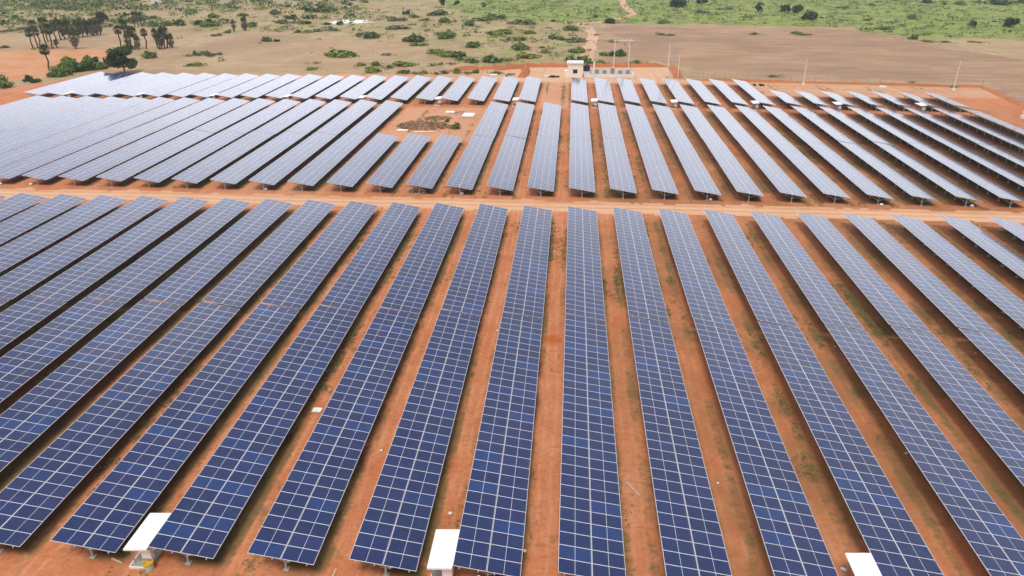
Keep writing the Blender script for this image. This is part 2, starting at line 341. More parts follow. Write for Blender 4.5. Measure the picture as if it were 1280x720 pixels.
    gm = t.ss(t.math('ADD', t.math('ADD', green, t.math('MULTIPLY', t.math('SUBTRACT', n4, .5), 1.3)), t.math('MULTIPLY', t.math('SUBTRACT', n2, .5), .7)), .42, .68)
    dry = t.mix(gm, dry, gcol)
    sm = t.ss(t.math('ADD', site, t.math('MULTIPLY', t.math('SUBTRACT', n2, .5), .6)), .4, .6)
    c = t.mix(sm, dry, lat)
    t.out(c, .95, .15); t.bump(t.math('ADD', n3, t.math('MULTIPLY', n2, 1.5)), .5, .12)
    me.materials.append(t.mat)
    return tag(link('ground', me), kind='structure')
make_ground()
def sheet(name, poly, step, mat, z, jit=1.0, jsc=.15, seed=5.0):
    """flat sheet with a wandering edge, cut from a grid"""
    x0, x1 = min(p[0] for p in poly)-3, max(p[0] for p in poly)+3; y0, y1 = min(p[1] for p in poly)-3, max(p[1] for p in poly)+3
    nx, ny = int((x1-x0)/step)+1, int((y1-y0)/step)+1; idx = {}; v = []; f = []
    def vid(i, j):
        if (i, j) not in idx: idx[(i, j)] = len(v); v.append((x0+i*step, y0+j*step, z))
        return idx[(i, j)]
    for i in range(nx):
        for j in range(ny):
            cx, cy = x0+(i+.5)*step, y0+(j+.5)*step
            if inside(poly, cx+jit*fbm(cx, cy, jsc, seed), cy+jit*fbm(cx, cy, jsc, seed+20)): f.append((vid(i, j), vid(i+1, j), vid(i+1, j+1), vid(i, j+1)))
    me = bpy.data.meshes.new(name); me.from_pydata(v, [], f); me.materials.append(mat); me.update()
    return tag(link(name, me), kind='structure')
def soil(name, a, b, dk, lines=(.02, .5, 1), lf=.5, bump=.3):
    t = NT(name); p = t.pos(); n1 = t.noise(p, .05, 5); n2 = t.noise(p, .6, 6, .62); n3 = t.noise(t.scale(p, lines), 1.0, 6, .68, 1.1); n4 = t.noise(p, 4, 4); n6 = t.noise(p, .018, 5, .65)
    c = t.mix(t.ss(n1, .3, .7), a, b); c = t.mix(t.math('MULTIPLY', t.ss(n6, .45, .62), .5), c, tuple(x*y for x, y in zip(dk, (1.0, 1.05, .95)))); c = t.mix(t.math('MULTIPLY', t.ss(n3, .42, .7), lf), c, dk); c = t.mix(t.math('MULTIPLY', t.ss(n2, .45, .8), .4), c, tuple(x*.7 for x in a))
    c = t.mix(t.math('MULTIPLY', t.ss(n4, .55, .8), .25), c, tuple(min(1, x*1.2) for x in b))
    t.out(c, .95, .15); t.bump(t.math('ADD', n2, n3), bump, .1); return t.mat
M['road'] = soil('road_dust', (.66, .36, .21), (.70, .44, .29), (.60, .28, .15), (.06, 1.1, 1), .55)
M['track'] = soil('track_dust', (.60, .37, .235), (.64, .42, .285), (.52, .31, .19))
M['plough'] = soil('ploughed_soil', (.36, .215, .13), (.47, .30, .185), (.26, .16, .105), (.03, .16, 1), .9)
M['bank'] = soil('red_bank_soil', (.46, .15, .065), (.56, .22, .10), (.36, .11, .05))
def road_mat():
    t = NT('road_dust'); p = t.pos(); sx = t.add('ShaderNodeSeparateXYZ'); t.l.new(p, sx.inputs[0]); X, Y = sx.outputs[0], sx.outputs[1]
    n1 = t.noise(p, .05, 5); n2 = t.noise(p, .7, 6, .65); n3 = t.noise(p, 3.5, 5); lane = t.noise(t.scale(p, (.03, .02, 1)), 1.0, 3)
    yy = t.math('ADD', Y, t.math('MULTIPLY', t.math('SUBTRACT', lane, .5), 2.2)); c = t.mix(t.ss(n1, .3, .7), (.62, .33, .185), (.68, .42, .27))
    for a, w_, col in ((99.3, .35, (.72, .50, .35)), (100.9, .35, (.72, .50, .35)), (100.1, .3, (.50, .22, .10)), (102.0, .5, (.52, .23, .11))):
        m_ = t.math('SUBTRACT', 1.0, t.ss(t.math('ABSOLUTE', t.math('SUBTRACT', yy, a)), w_*.4, w_)); c = t.mix(t.math('MULTIPLY', t.math('MULTIPLY', m_, t.ss(n2, .3, .6)), .6), c, col)
    c = t.mix(t.math('MULTIPLY', t.ss(n3, .5, .75), .4), c, (.48, .21, .10))
    t.out(c, .95, .15); t.bump(t.math('ADD', n2, n3), .4, .08); return t.mat
M['road'] = road_mat()
sheet('service_road', [(-230, 97.6), (-60, 98.0), (150, 98.6), (150, 102.9), (-60, 102.8), (-230, 102.6)], .6, M['road'], .004, .9, .25)
sheet('ploughed_field', gp((748, 82), (752, 60), (742, 40), (760, 31.5), (900, 33.5), (1040, 36), (1075, 41), (1110, 48), (1180, 55), (1290, 74), (1345, 88), (1345, 122), (1290, 122), (1228, 104), (1100, 101), (1003, 98), (850, 93), (835, 80)), 2.0, M['plough'], .004, 13, .05)
trk = [(775, -8), (779, 6), (786, 12), (792, 18), (760, 27), (722, 29.5), (735, 34), (742, 44), (738, 56), (734, 68), (733, 80)]
def ribbon(name, pts, wd, mat, z):
    c = [G(*p) for p in pts]; L = []
    cc = []
    for a, b in zip(c, c[1:]):
        for k in range(12): cc.append(a.lerp(b, k/12))
    for _ in range(6): cc = [cc[0]]+[(cc[i-1]+cc[i]*2+cc[i+1])/4 for i in range(1, len(cc)-1)]+[cc[-1]]
    v = []; f = []
    for i, p in enumerate(cc):
        d = (cc[min(i+1, len(cc)-1)]-cc[max(i-1, 0)]).normalized(); s = Vector((d.y, -d.x, 0)); ww = wd*(.5+.18*fbm(p.x, p.y, .2, 2))
        v += [tuple(p-s*ww)[:2]+(z,), tuple(p+s*ww)[:2]+(z,)]
        if i: k = 2*i; f.append((k-2, k-1, k+1, k))
    me = bpy.data.meshes.new(name); me.from_pydata(v, [], f); me.materials.append(mat); me.update()
    return tag(link(name, me), kind='structure')
ribbon('dirt_track', trk, 4.6, M['track'], .008)

# ------------------------------------------------------------------ solar tables
NM = 30; PITCHM = 1.0797
SLOPE = math.atan2(DZ, TW); SL = math.hypot(TW, DZ)
def quadbox(mb, x0, x1, y0, y1, t, top=0, side=1, bot=2, uv=True):
    a, b, c, d = (x0, y0, 0), (x1, y0, 0), (x1, y1, 0), (x0, y1, 0); dn = Vector((0, 0, -t))
    mb.face((a, b, c, d), top, [(0, 0), (ML, 0), (ML, MW), (0, MW)])
    A, B, C, D = [tuple(Vector(p)+dn) for p in (a, b, c, d)]
    mb.face((D, C, B, A), bot)
    for q in ((a, A, B, b), (b, B, C, c), (c, C, D, d), (d, D, A, a)): mb.face(q, side)
mb = MB(); quadbox(mb, 0, ML, 0, MW, .038); MODULE = mb.mesh('solar_module', [M['glass'], M['alu'], M['back']])
def array_mesh(n):
    mb = MB()
    for i in range(n):
        for j in (0, 1):
            mb.t = rnd.random(); mb2 = MB(); quadbox(mb2, j*(SL-ML), j*(SL-ML)+ML, i*PITCHM, i*PITCHM+MW, .038)
            k = len(mb.v); mb.v += mb2.v; mb.f += [tuple(k+q for q in f) for f in mb2.f]; mb.m += mb2.m; mb.tone += [mb.t]*len(mb2.f)
            nf = len(mb.f)-len(mb2.f)
            for fi, uv in mb2.uv.items(): mb.uv[nf+fi] = uv
    return mb.mesh('module_array', [M['glass'], M['alu'], M['back']])
ARR = {30: array_mesh(30), 15: array_mesh(15)}
def purlin_mesh(n):
    mb = MB(); L = n*PITCHM; mb.box((0, L/2-.01, -.08), (.06, L+.16, .075)); return mb.mesh('purlin', [M['steel']])
PUR = {30: purlin_mesh(30), 15: purlin_mesh(15)}
ZM = ZH - DZ/2
mb = MB(); mb.box((0, 0, (ZM-.16)/2), (.11, .08, ZM-.16)); mb.box((0, 0, .03), (.34, .34, .08), 1); POST = mb.mesh('support_post', [M['steel'], M['concrete']])
mb = MB(); MR = Matrix.Rotation(SLOPE, 4, 'Y'); mb.box((0, 0, -.165), (3.3, .06, .09), 0, Matrix.Translation((0, 0, ZM)) @ MR); RAFT = mb.mesh('rafter', [M['steel']])
def brace_mesh(s):
    mb = MB(); x = s*1.25; mb.tube((s*.05, 0, .62), (x, 0, ZM-.2-x*math.tan(SLOPE)), .035, n=6); return mb.mesh('brace', [M['steel']])
BRL, BRR = brace_mesh(-1), brace_mesh(1)
mb = MB(); mb.box((0, 0, (ZM-.16)/2), (.11, .08, ZM-.16)); mb.box((0, 0, -.165), (3.3, .06, .09), 0, Matrix.Translation((0, 0, ZM)) @ MR)
for s in (-1, 1): mb.tube((s*.05, 0, .62), (s*1.25, 0, ZM-.2-s*1.25*math.tan(SLOPE)), .035, n=6)
PFULL = mb.mesh('support_post', [M['steel']])
GROUP = 'solar tables set out in parallel rows'
def solar_table(k, y0, n, detail):
    rt = empty('solar_table', (X0+k*P+TW/2+rnd.gauss(0, .02), y0, rnd.gauss(0, .012)))
    rt.rotation_euler = (rnd.gauss(0, .0007), rnd.gauss(0, .0045), rnd.gauss(0, .0006))
    T = Matrix.Translation((-TW/2, 0, ZH)) @ Matrix.Rotation(SLOPE, 4, 'Y')
    for fx in (.10, .38, .62, .90):
        p = T @ Vector((SL*fx, 0, 0)); link('purlin', PUR[n], rt, p, (0, SLOPE, 0))
    if detail == 2:
        for i in range(n):
            for j in (0, 1): link('solar_module', MODULE, rt, T @ Vector((j*(SL-ML), i*PITCHM, 0)), (0, SLOPE, 0))
    else: link('module_array', ARR[n], rt, T @ Vector((0, 0, 0)), (0, SLOPE, 0))
    npst = 11 if n == 30 else 6; st = (n*PITCHM-1.2)/(npst-1)
    for i in range(npst):
        y = .5+i*st
        if detail >= 1 and (detail == 2 or i == 0):
            po = link('support_post', POST, rt, (0, y, 0)); link('rafter', RAFT, po); link('brace', BRL, po); link('brace', BRR, po)
        else: link('support_post', PFULL, rt, (0, y, 0))
    return rt
def seen(k, y0, L, mx=25, my=25):
    for i in range(41):
        for sx, z in ((0, ZH), (TW, ZH-DZ)):
            a = PX((X0+k*P+sx, y0+L*i/40, z))
            if -mx < a[0] < 1280+mx and -my < a[1] < 720+my and a[2] > 0: return True
    return False
L30, L15 = NM*PITCHM, 15*PITCHM
BL = {  # block: (y0, modules, columns, detail, words)
 'a': (30.70, 30, range(-15, 11), 2, "foreground block's nearer half"),
 'b': (63.32, 30, range(-16, 11), 2, "foreground block's farther half"),
 'c': (104.32, 30, range(-21, 16), 2, "middle block's front half"),
 'd': (136.88, 30, range(-21, 16), 0, "middle block's back half"),
 'e': (172.93, 30, range(-22, 8), 0, 'hindmost block'),
 'f': (172.93, 15, range(8, 15), 0, 'hindmost block, half length'),
}
SHELTER_K = {'a': (-4, -1, 3), 'e': (-20, -17, -14, -11, -8, -5, -2, 1, 4, 7), 'f': (10, 13)}
EXC = {('d', -6), ('d', -5), ('d', -4), ('e', -1)}
KMAX = 14
for b, (y0, n, ks, det, words) in BL.items():
    vis = [k for k in ks if k <= KMAX and (b, k) not in EXC and seen(k, y0, n*PITCHM)]
    for i, k in enumerate(vis):
        o = solar_table(k, y0, n, det)
        a, z = i+1, len(vis)-i
        place = f'{ordinal(a)} from the left' if a <= z else f'{ordinal(z)} from the right'
        if a == 1: place = 'leftmost one'
        if z == 1: place = 'rightmost one'
        col = {'a': 'deep blue solar table', 'b': 'blue solar table', 'c': 'pale blue solar table', 'd': 'pale grey solar table', 'e': 'whitish solar table', 'f': 'short whitish solar table'}[b]
        if k in SHELTER_K.get(b, ()): col += ' beside a canopy'
        if b == 'c' and k in (-6, -5, -4): place += ', short row'
        tag(o, f'{col}, {words}, {place}', 'solar panel', GROUP)

# ------------------------------------------------------------------ inverter shelters
def shelter(k, y0, label):
    xl = X0+k*P; o = empty('inverter_shelter', (xl-.75, y0, 0)); wd, ln = 1.5, 3.1
    mb = MB(); T = Matrix.Translation((0, 1.3, 1.62)) @ Matrix.Rotation(R(-4), 4, 'Y')
    mb.box((0, 0, 0), (wd, ln, .03), 0, T); mb.box((0, -ln/2+.01, -.06), (wd-.02, .04, .09), 0, T); mb.box((0, ln/2-.01, -.06), (wd-.02, .04, .09), 0, T)
    mb.build('canopy', M['white'], o)
    for sx in (-.55, .55):
        for yy in (.15, 2.5): m2 = MB(); m2.box((sx, yy, .78), (.06, .06, 1.56)); m2.build('leg', M['steel'], o)
    m2 = MB(); m2.box((.36, .25, .86), (.62, .30, .85)); m2.box((.36, .09, .9), (.5, .025, .6)); bx = m2.build('inverter_box', M['white'], o)
    m2 = MB(); m2.box((.36, .06, .52), (.5, .04, .14)); m2.build('cooling_fan', M['greybox'], bx)
    m2 = MB(); m2.box((-.02, .55, .06), (1.3, 1.5, .12)); m2.build('plinth', M['concrete'], o)
    m2 = MB(); m2.box((-.02, -.21, .075), (1.3, .07, .15)); m2.box((-.70, .55, .075), (.07, 1.5, .15)); m2.build('plinth_edge', M['white'], o)
    return tag(o, label, 'shelter', 'white inverter shelters beside the tables')
SL_LAB = {-4: 'white inverter shelter at the near end of the foreground rows with yellow bucket before it',
          -1: 'white inverter shelter at bottom centre beside the table with a blue can',
          3: 'white inverter shelter cut off by the bottom edge of the photo, right'}
for k in SHELTER_K['a']: shelter(k, 30.75, SL_LAB[k])
far = [k for k in SHELTER_K['e']+SHELTER_K['f']]
far = [k for k in far if 0 < PX((X0+k*P-.75, 172.9, 1.5))[0] < 1280]
for i, k in enumerate(far):
    shelter(k, 172.2, f'small white canopied inverter shelter before the hindmost block, {ordinal(i+1)} from the left')

# ------------------------------------------------------------------ vegetation builders
def blob_points(n, lobes):
    out = []
    for _ in range(n):
        c, r = lobes[rnd.choices(range(len(lobes)), [l[1][0]*l[1][1]*l[1][2] for l in lobes])[0]]
        d = Vector((rnd.gauss(0, 1), rnd.gauss(0, 1), rnd.gauss(0, 1))).normalized()*(rnd.random()**.45)
        out.append((Vector((c[0]+d.x*r[0], c[1]+d.y*r[1], c[2]+d.z*r[2])), d))
    return out
def bush_mesh(kind, n, leaf, mat, flat=.6, nl=6):
    lobes = []
    for i in range(nl):
        a = rnd.uniform(0, 6.283); d = rnd.uniform(.05, .62)
        r = rnd.uniform(.28, .5); h = rnd.uniform(.35, 1)*flat
        lobes.append(((math.cos(a)*d, math.sin(a)*d, h*.55), (r, r, h*.55)))
    mb = MB()
    for p, d in blob_points(n, lobes):
        if rnd.random() < .22: p = Vector((p.x*1.35, p.y*1.35, p.z*rnd.uniform(.3, 1.2)))
        if p.z < .02: p.z = rnd.uniform(.02, .15)
        mb.t = min(1, max(0, .45+.4*noise.noise(p*2.5)+rnd.uniform(-.28, .28)+.2*(p.z/flat-.5)))
        mb.leaf(p, d+Vector((rnd.gauss(0, .6), rnd.gauss(0, .6), rnd.gauss(.35, .5))), leaf*rnd.uniform(.6, 1.4))
    nm = len(mb.f)
    for i in range(5):
        a = rnd.uniform(0, 6.283); mb.t = .5; mb.tube((math.cos(a)*.05, math.sin(a)*.05, -.03), (math.cos(a)*rnd.uniform(.2, .5), math.sin(a)*.4, flat*rnd.uniform(.4, .8)), .022, .008, 5, 1)
    return mb.mesh(kind, [mat, M['bark']])
BUSH = {}
for key, flat in (('leaf', .62), ('leaf_dark', .8), ('leaf_bright', .5), ('leaf_grey', .55), ('leaf_dry', .45)):
    BUSH[key] = [bush_mesh('shrub', 330, .21, M[key], flat, rnd.randint(5, 9)) for _ in range(4)]
BUSH['dense'] = [bush_mesh('bush', 900, .15, M['leaf'], .75, 9) for _ in range(3)]
def bush(px, py, wpx, key, label, group=None, hs=1.0, name='shrub', cat='bush'):
    p = G(px, py); d = (p-CAM).dot(FW); r = wpx/2*1.22*d/F
    o = link(name, rnd.choice(BUSH[key]), None, p, (0, 0, rnd.uniform(0, 6.28)), (r, r, r*hs))
    return tag(o, label, cat, group)

# palmyra palms
def palm_trunk():
    mb = MB(); n = 9; pts = [Vector((.02*math.sin(i*1.1), .02*math.cos(i*.7), i/n)) for i in range(n+1)]
    for i in range(n): mb.tube(pts[i], pts[i+1], .036-.012*i/n+(.012 if i == 0 else 0), .036-.012*(i+1)/n, 8, cap=False)
    return mb.mesh('trunk', [M['palm_bark']])
def palm_crown(dead):
    mb = MB(); N = 80
    for i in range(N):
        z = 1-1.95*(i+.5)/N; a = i*2.39996+rnd.uniform(-.2, .2); z += rnd.uniform(-.12, .12); z = max(-.95, min(1, z))
        d = Vector((math.cos(a)*math.sqrt(1-z*z), math.sin(a)*math.sqrt(1-z*z), z)); L = rnd.uniform(.62, .82)
        m = 1 if (z < -.35 and rnd.random() < dead) else 0
        mb.t = rnd.uniform(.1, .9); base = d*.06; hub = d*L
        mb.tube(base, hub, .012, .009, 4, m, cap=False)
        s = d.cross(Vector((0, 0, 1))).normalized() if abs(d.z) < .97 else Vector((1, 0, 0)); up = s.cross(d).normalized()
        rf = rnd.uniform(.30, .42); K = 8
        for q in range(K):
            t0, t1 = -2.0+4.0*q/K, -2.0+4.0*(q+1)/K; tm = (t0+t1)/2
            e0 = hub+(d*math.cos(t0)+s*math.sin(t0))*rf*.86-up*.03; e1 = hub+(d*math.cos(t1)+s*math.sin(t1))*rf*.86-up*.03
            em = hub+(d*math.cos(tm)+s*math.sin(tm))*rf*1.08+up*.05-Vector((0, 0, .07)); mb.face((hub, e0, em, e1), m)
    return mb.mesh('crown', [M['palm'], M['palm_dry']])
PT = [palm_trunk() for _ in range(2)]; PC = [palm_crown(.3), palm_crown(.6), palm_crown(.9)]
def palm(px, py, top, cw, label, group=None, shaggy=0):
    """px,py = foot in the photo, top = pixel row of the crown's top, cw = crown width in pixels"""
    p = G(px, py); s = (p-CAM).dot(FW)/F; H = (py-top)*s/math.cos(R(12)); cr_ = cw/2*s
    cz = cr_*(1.0 if shaggy < 1 else 1.25 if shaggy < 2 else 1.9); cz = min(cz, H*.46); o = empty('palm_tree', p, rnd.uniform(0, 6.28)); ht = H-cz*1.0
    t = link('trunk', rnd.choice(PT), o, (0, 0, 0), (0, 0, 0), (7.5, 7.5, ht)); t.location.z = -.1
    link('crown', PC[min(2, shaggy)], o, (.1, 0, ht), (0, 0, rnd.uniform(0, 6)), (cr_, cr_, cz))
    return tag(o, label, 'palm tree', group)
def tree(px, py, hpx, wpx, label, mat='leaf_dark', n=4200, group=None, name='tree', flat=.55, trunk=.20, lf=.095):
    p = G(px, py); s = (p-CAM).dot(FW)/F; H = hpx*s; W_ = wpx*s/2
    o = empty(name, p, rnd.uniform(0, 6.28)); mb = MB(); th = H*trunk; lobes = []
    r0 = H*.032; mb.tube((0, 0, -.2), (.05, .02, th), r0, r0*.7, 9, cap=False)
    nb = 15
    for i in range(nb):
        a = i*2.4+rnd.uniform(-.3, .3); d = W_*rnd.uniform(.4, .85); z = H*rnd.uniform(trunk+.12, .86)
        e = Vector((math.cos(a)*d, math.sin(a)*d, z)); mid = Vector((e.x*.35, e.y*.35, th+(z-th)*.5))
        mb.tube((.05, .02, th*.92), mid, r0*.55, r0*.36, 7, cap=False); mb.tube(mid, e, r0*.36, r0*.12, 6, cap=False)
        rr = W_*rnd.uniform(.28, .45); lobes.append((e, (rr, rr, min(rr*flat*1.3, H*.24))))
    lobes.append((Vector((0, 0, H*.8)), (W_*.5, W_*.5, H*.19)))
    mb.build('trunk', M['bark'], o, smooth=True)
    mb = MB()
    for q, d in blob_points(n, lobes):
        mb.t = min(1, max(0, .45+.4*noise.noise(q*.7)+rnd.uniform(-.25, .25))); mb.leaf(q, d+Vector((rnd.gauss(0, .6), rnd.gauss(0, .6), rnd.gauss(.4, .5))), W_*lf*rnd.uniform(.6, 1.5))
    mb.build('crown', M[mat], o)
    return tag(o, label, 'tree', group)

# the dark tree and the palms on the left
tree(156, 91.5, 32, 38, 'broad dark green tree standing right behind the left end of the panels')
palm(62.5, 88, 57.5, 13, 'lone palmyra palm with round crown and slender trunk on the orange field')
palm(95.5, 61, 36, 12, 'bushy palm with a short thick trunk at right of the left palm grove', None, 2)
palm(71.5, 60, 50, 6.5, 'small young palm in front of the left palm grove')
palm(184, 61, 37.5, 9.5, 'single slender palm between the shaggy clump and the central grove')
palm(152.5, 62, 34, 11, 'palm with round crown at the left edge of the central grove')
GR = 'palms in the left palm grove'; i_ = 0
for x, y, tp, cw, sh in ((41, 61, 37, 11, 0), (47.5, 61, 28, 13, 0), (51, 58, 38, 6, 1), (58, 57, 35, 7, 1), (66, 61, 32, 13, 0), (60, 52, 24, 14, 0), (70, 50, 28, 10, 1), (76, 50, 25, 11, 1), (81, 49, 26, 10, 2), (87, 48, 24, 11, 2), (99, 47, 26, 10, 2), (104, 46, 24, 10, 2), (110, 45, 25, 9, 2), (116, 45, 25, 10, 2), (121, 43.5, 24, 10, 2), (126, 43, 25, 8, 2)):
    palm(x, y, tp, cw, 'dusky palm crowded in the left palm grove on the far sandy field', GR, sh)
for x, y, tp, cw, sh in ((160, 60, 27, 12, 0), (165, 62, 33, 9, 1), (170, 61, 35, 11, 1), (161, 63, 42, 8, 2), (173, 62, 45, 8, 2)):
    palm(x, y, tp, cw, 'shaggy palm packed in the central grove behind the dark tree', 'palms in the central grove', sh)
for x, y, tp, cw, sh in ((197, 60.5, 37, 9, 1), (202, 61, 38, 10, 2), (206.5, 61, 35, 10, 1), (210, 60, 34, 9, 2), (215, 60, 43, 9, 2), (200, 62, 42, 8, 2)):
    palm(x, y, tp, cw, 'dead leaved shaggy palm in the tight clump right of the central grove', 'palms in the shaggy clump', sh)
for x, y, tp, cw in ((169, 33, 15, 6), (173, 33.5, 15, 7), (177, 33, 16, 6), (158, 27, 16, 5)):
    palm(x, y, tp, cw, 'far dark palm behind the central grove', 'far palms behind the grove', 2)
palm(292.5, 40, 25.5, 6, 'narrow dark palm alone in the scrub right of the groves', None, 2)
palm(306.5, 38.5, 21, 9, 'narrow dark palm beside a green bush right of the groves', None, 2)
tree(129, 30, 15, 17, 'dark round tree behind the left palm grove', 'leaf_dark', 900, None, 'tree', .7, .12, .16)

HG = 'bushes of the hedge behind the left corner of the panels'
for x, y, w_, key, hs in ((70, 96, 18, 'leaf', .9), (82, 93, 22, 'dense', .9), (93, 90, 22, 'dense', 1), (84, 80, 14, 'leaf', 1.1), (105, 89, 18, 'leaf_dark', .8), (112, 86, 20, 'dense', 1), (124, 86, 18, 'leaf', .8), (133, 84, 14, 'leaf', .8), (117, 78, 10, 'leaf_dark', .9)):
    bush(x, y, w_*1.25, key, 'dense green bush of the hedge behind the left corner of the panels', HG, hs*1.3, 'hedge_bush')
bush(4, 108, 36, 'dense', 'spreading green bush at the left edge of the photo', None, 1.0, 'bush')
bush(36, 102, 11, 'leaf_dark', 'dark upright bush left of a matching bush by the earth bank', None, 1.7, 'bush')
bush(45, 103, 10, 'leaf_dark', 'dark upright bush right of a matching bush by the earth bank', None, 1.5, 'bush')
bush(185, 72.5, 20, 'dense', 'rounded green bush beside the dark tree', None, 1.0, 'bush')
bush(157, 62, 18, 'leaf', 'green bush at the foot of the central grove', None, .9, 'bush')
# scattered scrub: (x, y, width, tint, height)
SC = [(244, 69, 8, 'leaf', 1.9), (253, 69, 16, 'leaf_grey', .9), (264, 70, 12, 'leaf', .8), (274, 68, 10, 'leaf_grey', .8), (244, 82, 20, 'leaf_bright', .6), (235, 70, 9, 'leaf_dry', .8),
 (331, 52, 17, 'leaf_grey', 1.0), (346, 52, 7, 'leaf_dark', 1.0), (270, 45, 10, 'leaf_grey', 1), (287, 41, 12, 'leaf', .7), (239, 16, 18, 'leaf', .7), (264, 33, 26, 'leaf', .9), (250, 31, 16, 'leaf_dark', .8), (265, 22, 20, 'leaf', .7), (225, 31, 16, 'leaf_dark', .8),
 (316, 33, 16, 'leaf', .9), (305, 20, 16, 'leaf', .6), (345, 18, 22, 'leaf', .7), (364, 24, 14, 'leaf_dark', .8), (357, 29, 22, 'leaf_grey', .6), (372, 41, 10, 'leaf', 1.0), (384, 30, 20, 'leaf', .5), (398, 15, 40, 'leaf', .6), (425, 31, 10, 'leaf_dark', 1.2), (409, 31, 8, 'leaf_dark', .8), (415, 38, 16, 'leaf_grey', .6), (390, 40, 18, 'leaf_grey', .6),
 (427, 70, 46, 'leaf_bright', .55), (438, 70, 22, 'leaf', .7), (392, 87, 18, 'leaf_bright', .5), (394, 79, 9, 'leaf_bright', .6), (463, 90, 24, 'leaf_bright', .9), (450, 82, 14, 'leaf_bright', .9), (470, 82, 18, 'leaf', .7), (486, 85, 12, 'leaf', .8), (505, 82, 28, 'leaf_bright', .6), (484, 69, 14, 'leaf_dry', .6),
 (464, 48, 22, 'leaf', .9), (455, 44, 30, 'leaf_grey', .4), (516, 52, 30, 'leaf', .8), (525, 57, 16, 'leaf_grey', .7), (500, 36, 24, 'leaf_grey', .6), (498, 26, 18, 'leaf_grey', .9), (508, 18, 9, 'leaf_dark', 1.2), (518, 22, 14, 'leaf', .8), (550, 19, 28, 'leaf', .6), (556, 28, 24, 'leaf', .6), (562, 48, 26, 'leaf', 1.0), (550, 43, 20, 'leaf_bright', .6), (532, 26, 14, 'leaf_grey', .7),
 (590, 32, 18, 'leaf', .9), (600, 26, 24, 'leaf_grey', .7), (620, 24, 26, 'leaf', .7), (622, 43, 34, 'leaf_bright', .6), (636, 50, 14, 'leaf', .7), (592, 59, 20, 'leaf', 1.0), (545, 66, 26, 'leaf_bright', .7), (560, 70, 24, 'leaf_bright', .8), (576, 72, 28, 'leaf', .7), (590, 78, 18, 'leaf', .9), (574, 75, 12, 'leaf', .9), (616, 78, 28, 'leaf', .9), (634, 76, 16, 'leaf_bright', .8), (550, 81, 10, 'leaf_bright', .9), (542, 82, 8, 'leaf_bright', .8), (564, 80, 10, 'leaf_dry', .7),
 (652, 30, 26, 'leaf_grey', .7), (660, 42, 18, 'leaf', .6), (648, 50, 24, 'leaf_bright', .6), (648, 62, 26, 'leaf', .9), (660, 72, 28, 'leaf_bright', .7), (681, 66, 17, 'leaf_bright', 1.0), (676, 60, 10, 'leaf', .6), (690, 48, 22, 'leaf', .6), (702, 50, 14, 'leaf', .8), (715, 38, 22, 'leaf', .7), (712, 52, 30, 'leaf_grey', .5), (728, 52, 14, 'leaf_bright', .9), (716, 66, 20, 'leaf_grey', .6), (726, 66, 18, 'leaf_bright', 1.1),
 (722, 81, 34, 'leaf', .9), (742, 82, 20, 'leaf_bright', .5), (752, 80, 14, 'leaf_bright', 1.0), (757, 69, 20, 'leaf_bright', .8), (772, 70, 22, 'leaf', .9), (766, 52, 14, 'leaf_bright', .5), (792, 80, 14, 'leaf_bright', 1.2), (800, 80, 10, 'leaf_bright', .9), (745, 44, 7, 'leaf', .6), (763, 29, 18, 'leaf_dark', .7), (744, 22, 6, 'leaf_dark', 1), (692, 27, 6, 'leaf_dark', 1), (830, 29, 16, 'leaf_grey', .8), (833, 44, 16, 'leaf_grey', .4),
 (942, 43, 14, 'leaf', .4), (1000, 43, 22, 'leaf_grey', .35), (965, 96, 14, 'leaf', .4), (1181, 53, 12, 'leaf', .4), (1140, 49, 14, 'leaf', .8), (1158, 52, 20, 'leaf_bright', .4), (1220, 53, 16, 'leaf_bright', .35), (1189, 109, 8, 'leaf', .6), (1140, 103, 8, 'leaf', .5),
 (878, 16, 14, 'leaf_grey', .7), (905, 12, 16, 'leaf_grey', .5), (932, 22, 12, 'leaf_grey', .4), (1052, 10, 14, 'leaf_grey', .5), (1088, 7, 12, 'leaf', .6), (1084, 26, 9, 'leaf', .7), (1102, 37, 16, 'leaf_grey', .8), (1140, 24, 13, 'leaf_grey', 1.4), (1158, 4, 12, 'leaf_dark', .8), (1200, 6, 18, 'leaf', .7), (1222, 4, 12, 'leaf', .8), (1250, 6, 22, 'leaf_dark', .8), (1274, 4, 14, 'leaf', 1), (1180, 6, 6, 'leaf_dark', 1), (1212, 32, 8, 'leaf', .6),
 (505, 92, 16, 'leaf', .9), (519, 92, 8, 'leaf', .9), (531, 92, 12, 'leaf_bright', .9), (546, 93, 8, 'leaf', .9), (556, 92, 10, 'leaf', 1.0), (571, 91, 14, 'leaf', 1.0), (586, 92, 10, 'leaf_bright', .9), (597, 91, 12, 'leaf', .9), (620, 93, 14, 'leaf_bright', .9), (636, 94, 8, 'leaf', .7),
 (5, 60, 12, 'leaf', .7), (0, 30, 20, 'leaf_dark', .7), (26, 27, 8, 'leaf_dark', .9), (20, 38, 18, 'leaf_grey', .6), (36, 36, 12, 'leaf', .7), (6, 40, 12, 'leaf_grey', .6), (195, 33, 20, 'leaf', .9), (210, 32, 16, 'leaf', .9), (186, 24, 22, 'leaf', .6), (145, 27, 16, 'leaf', .6)]
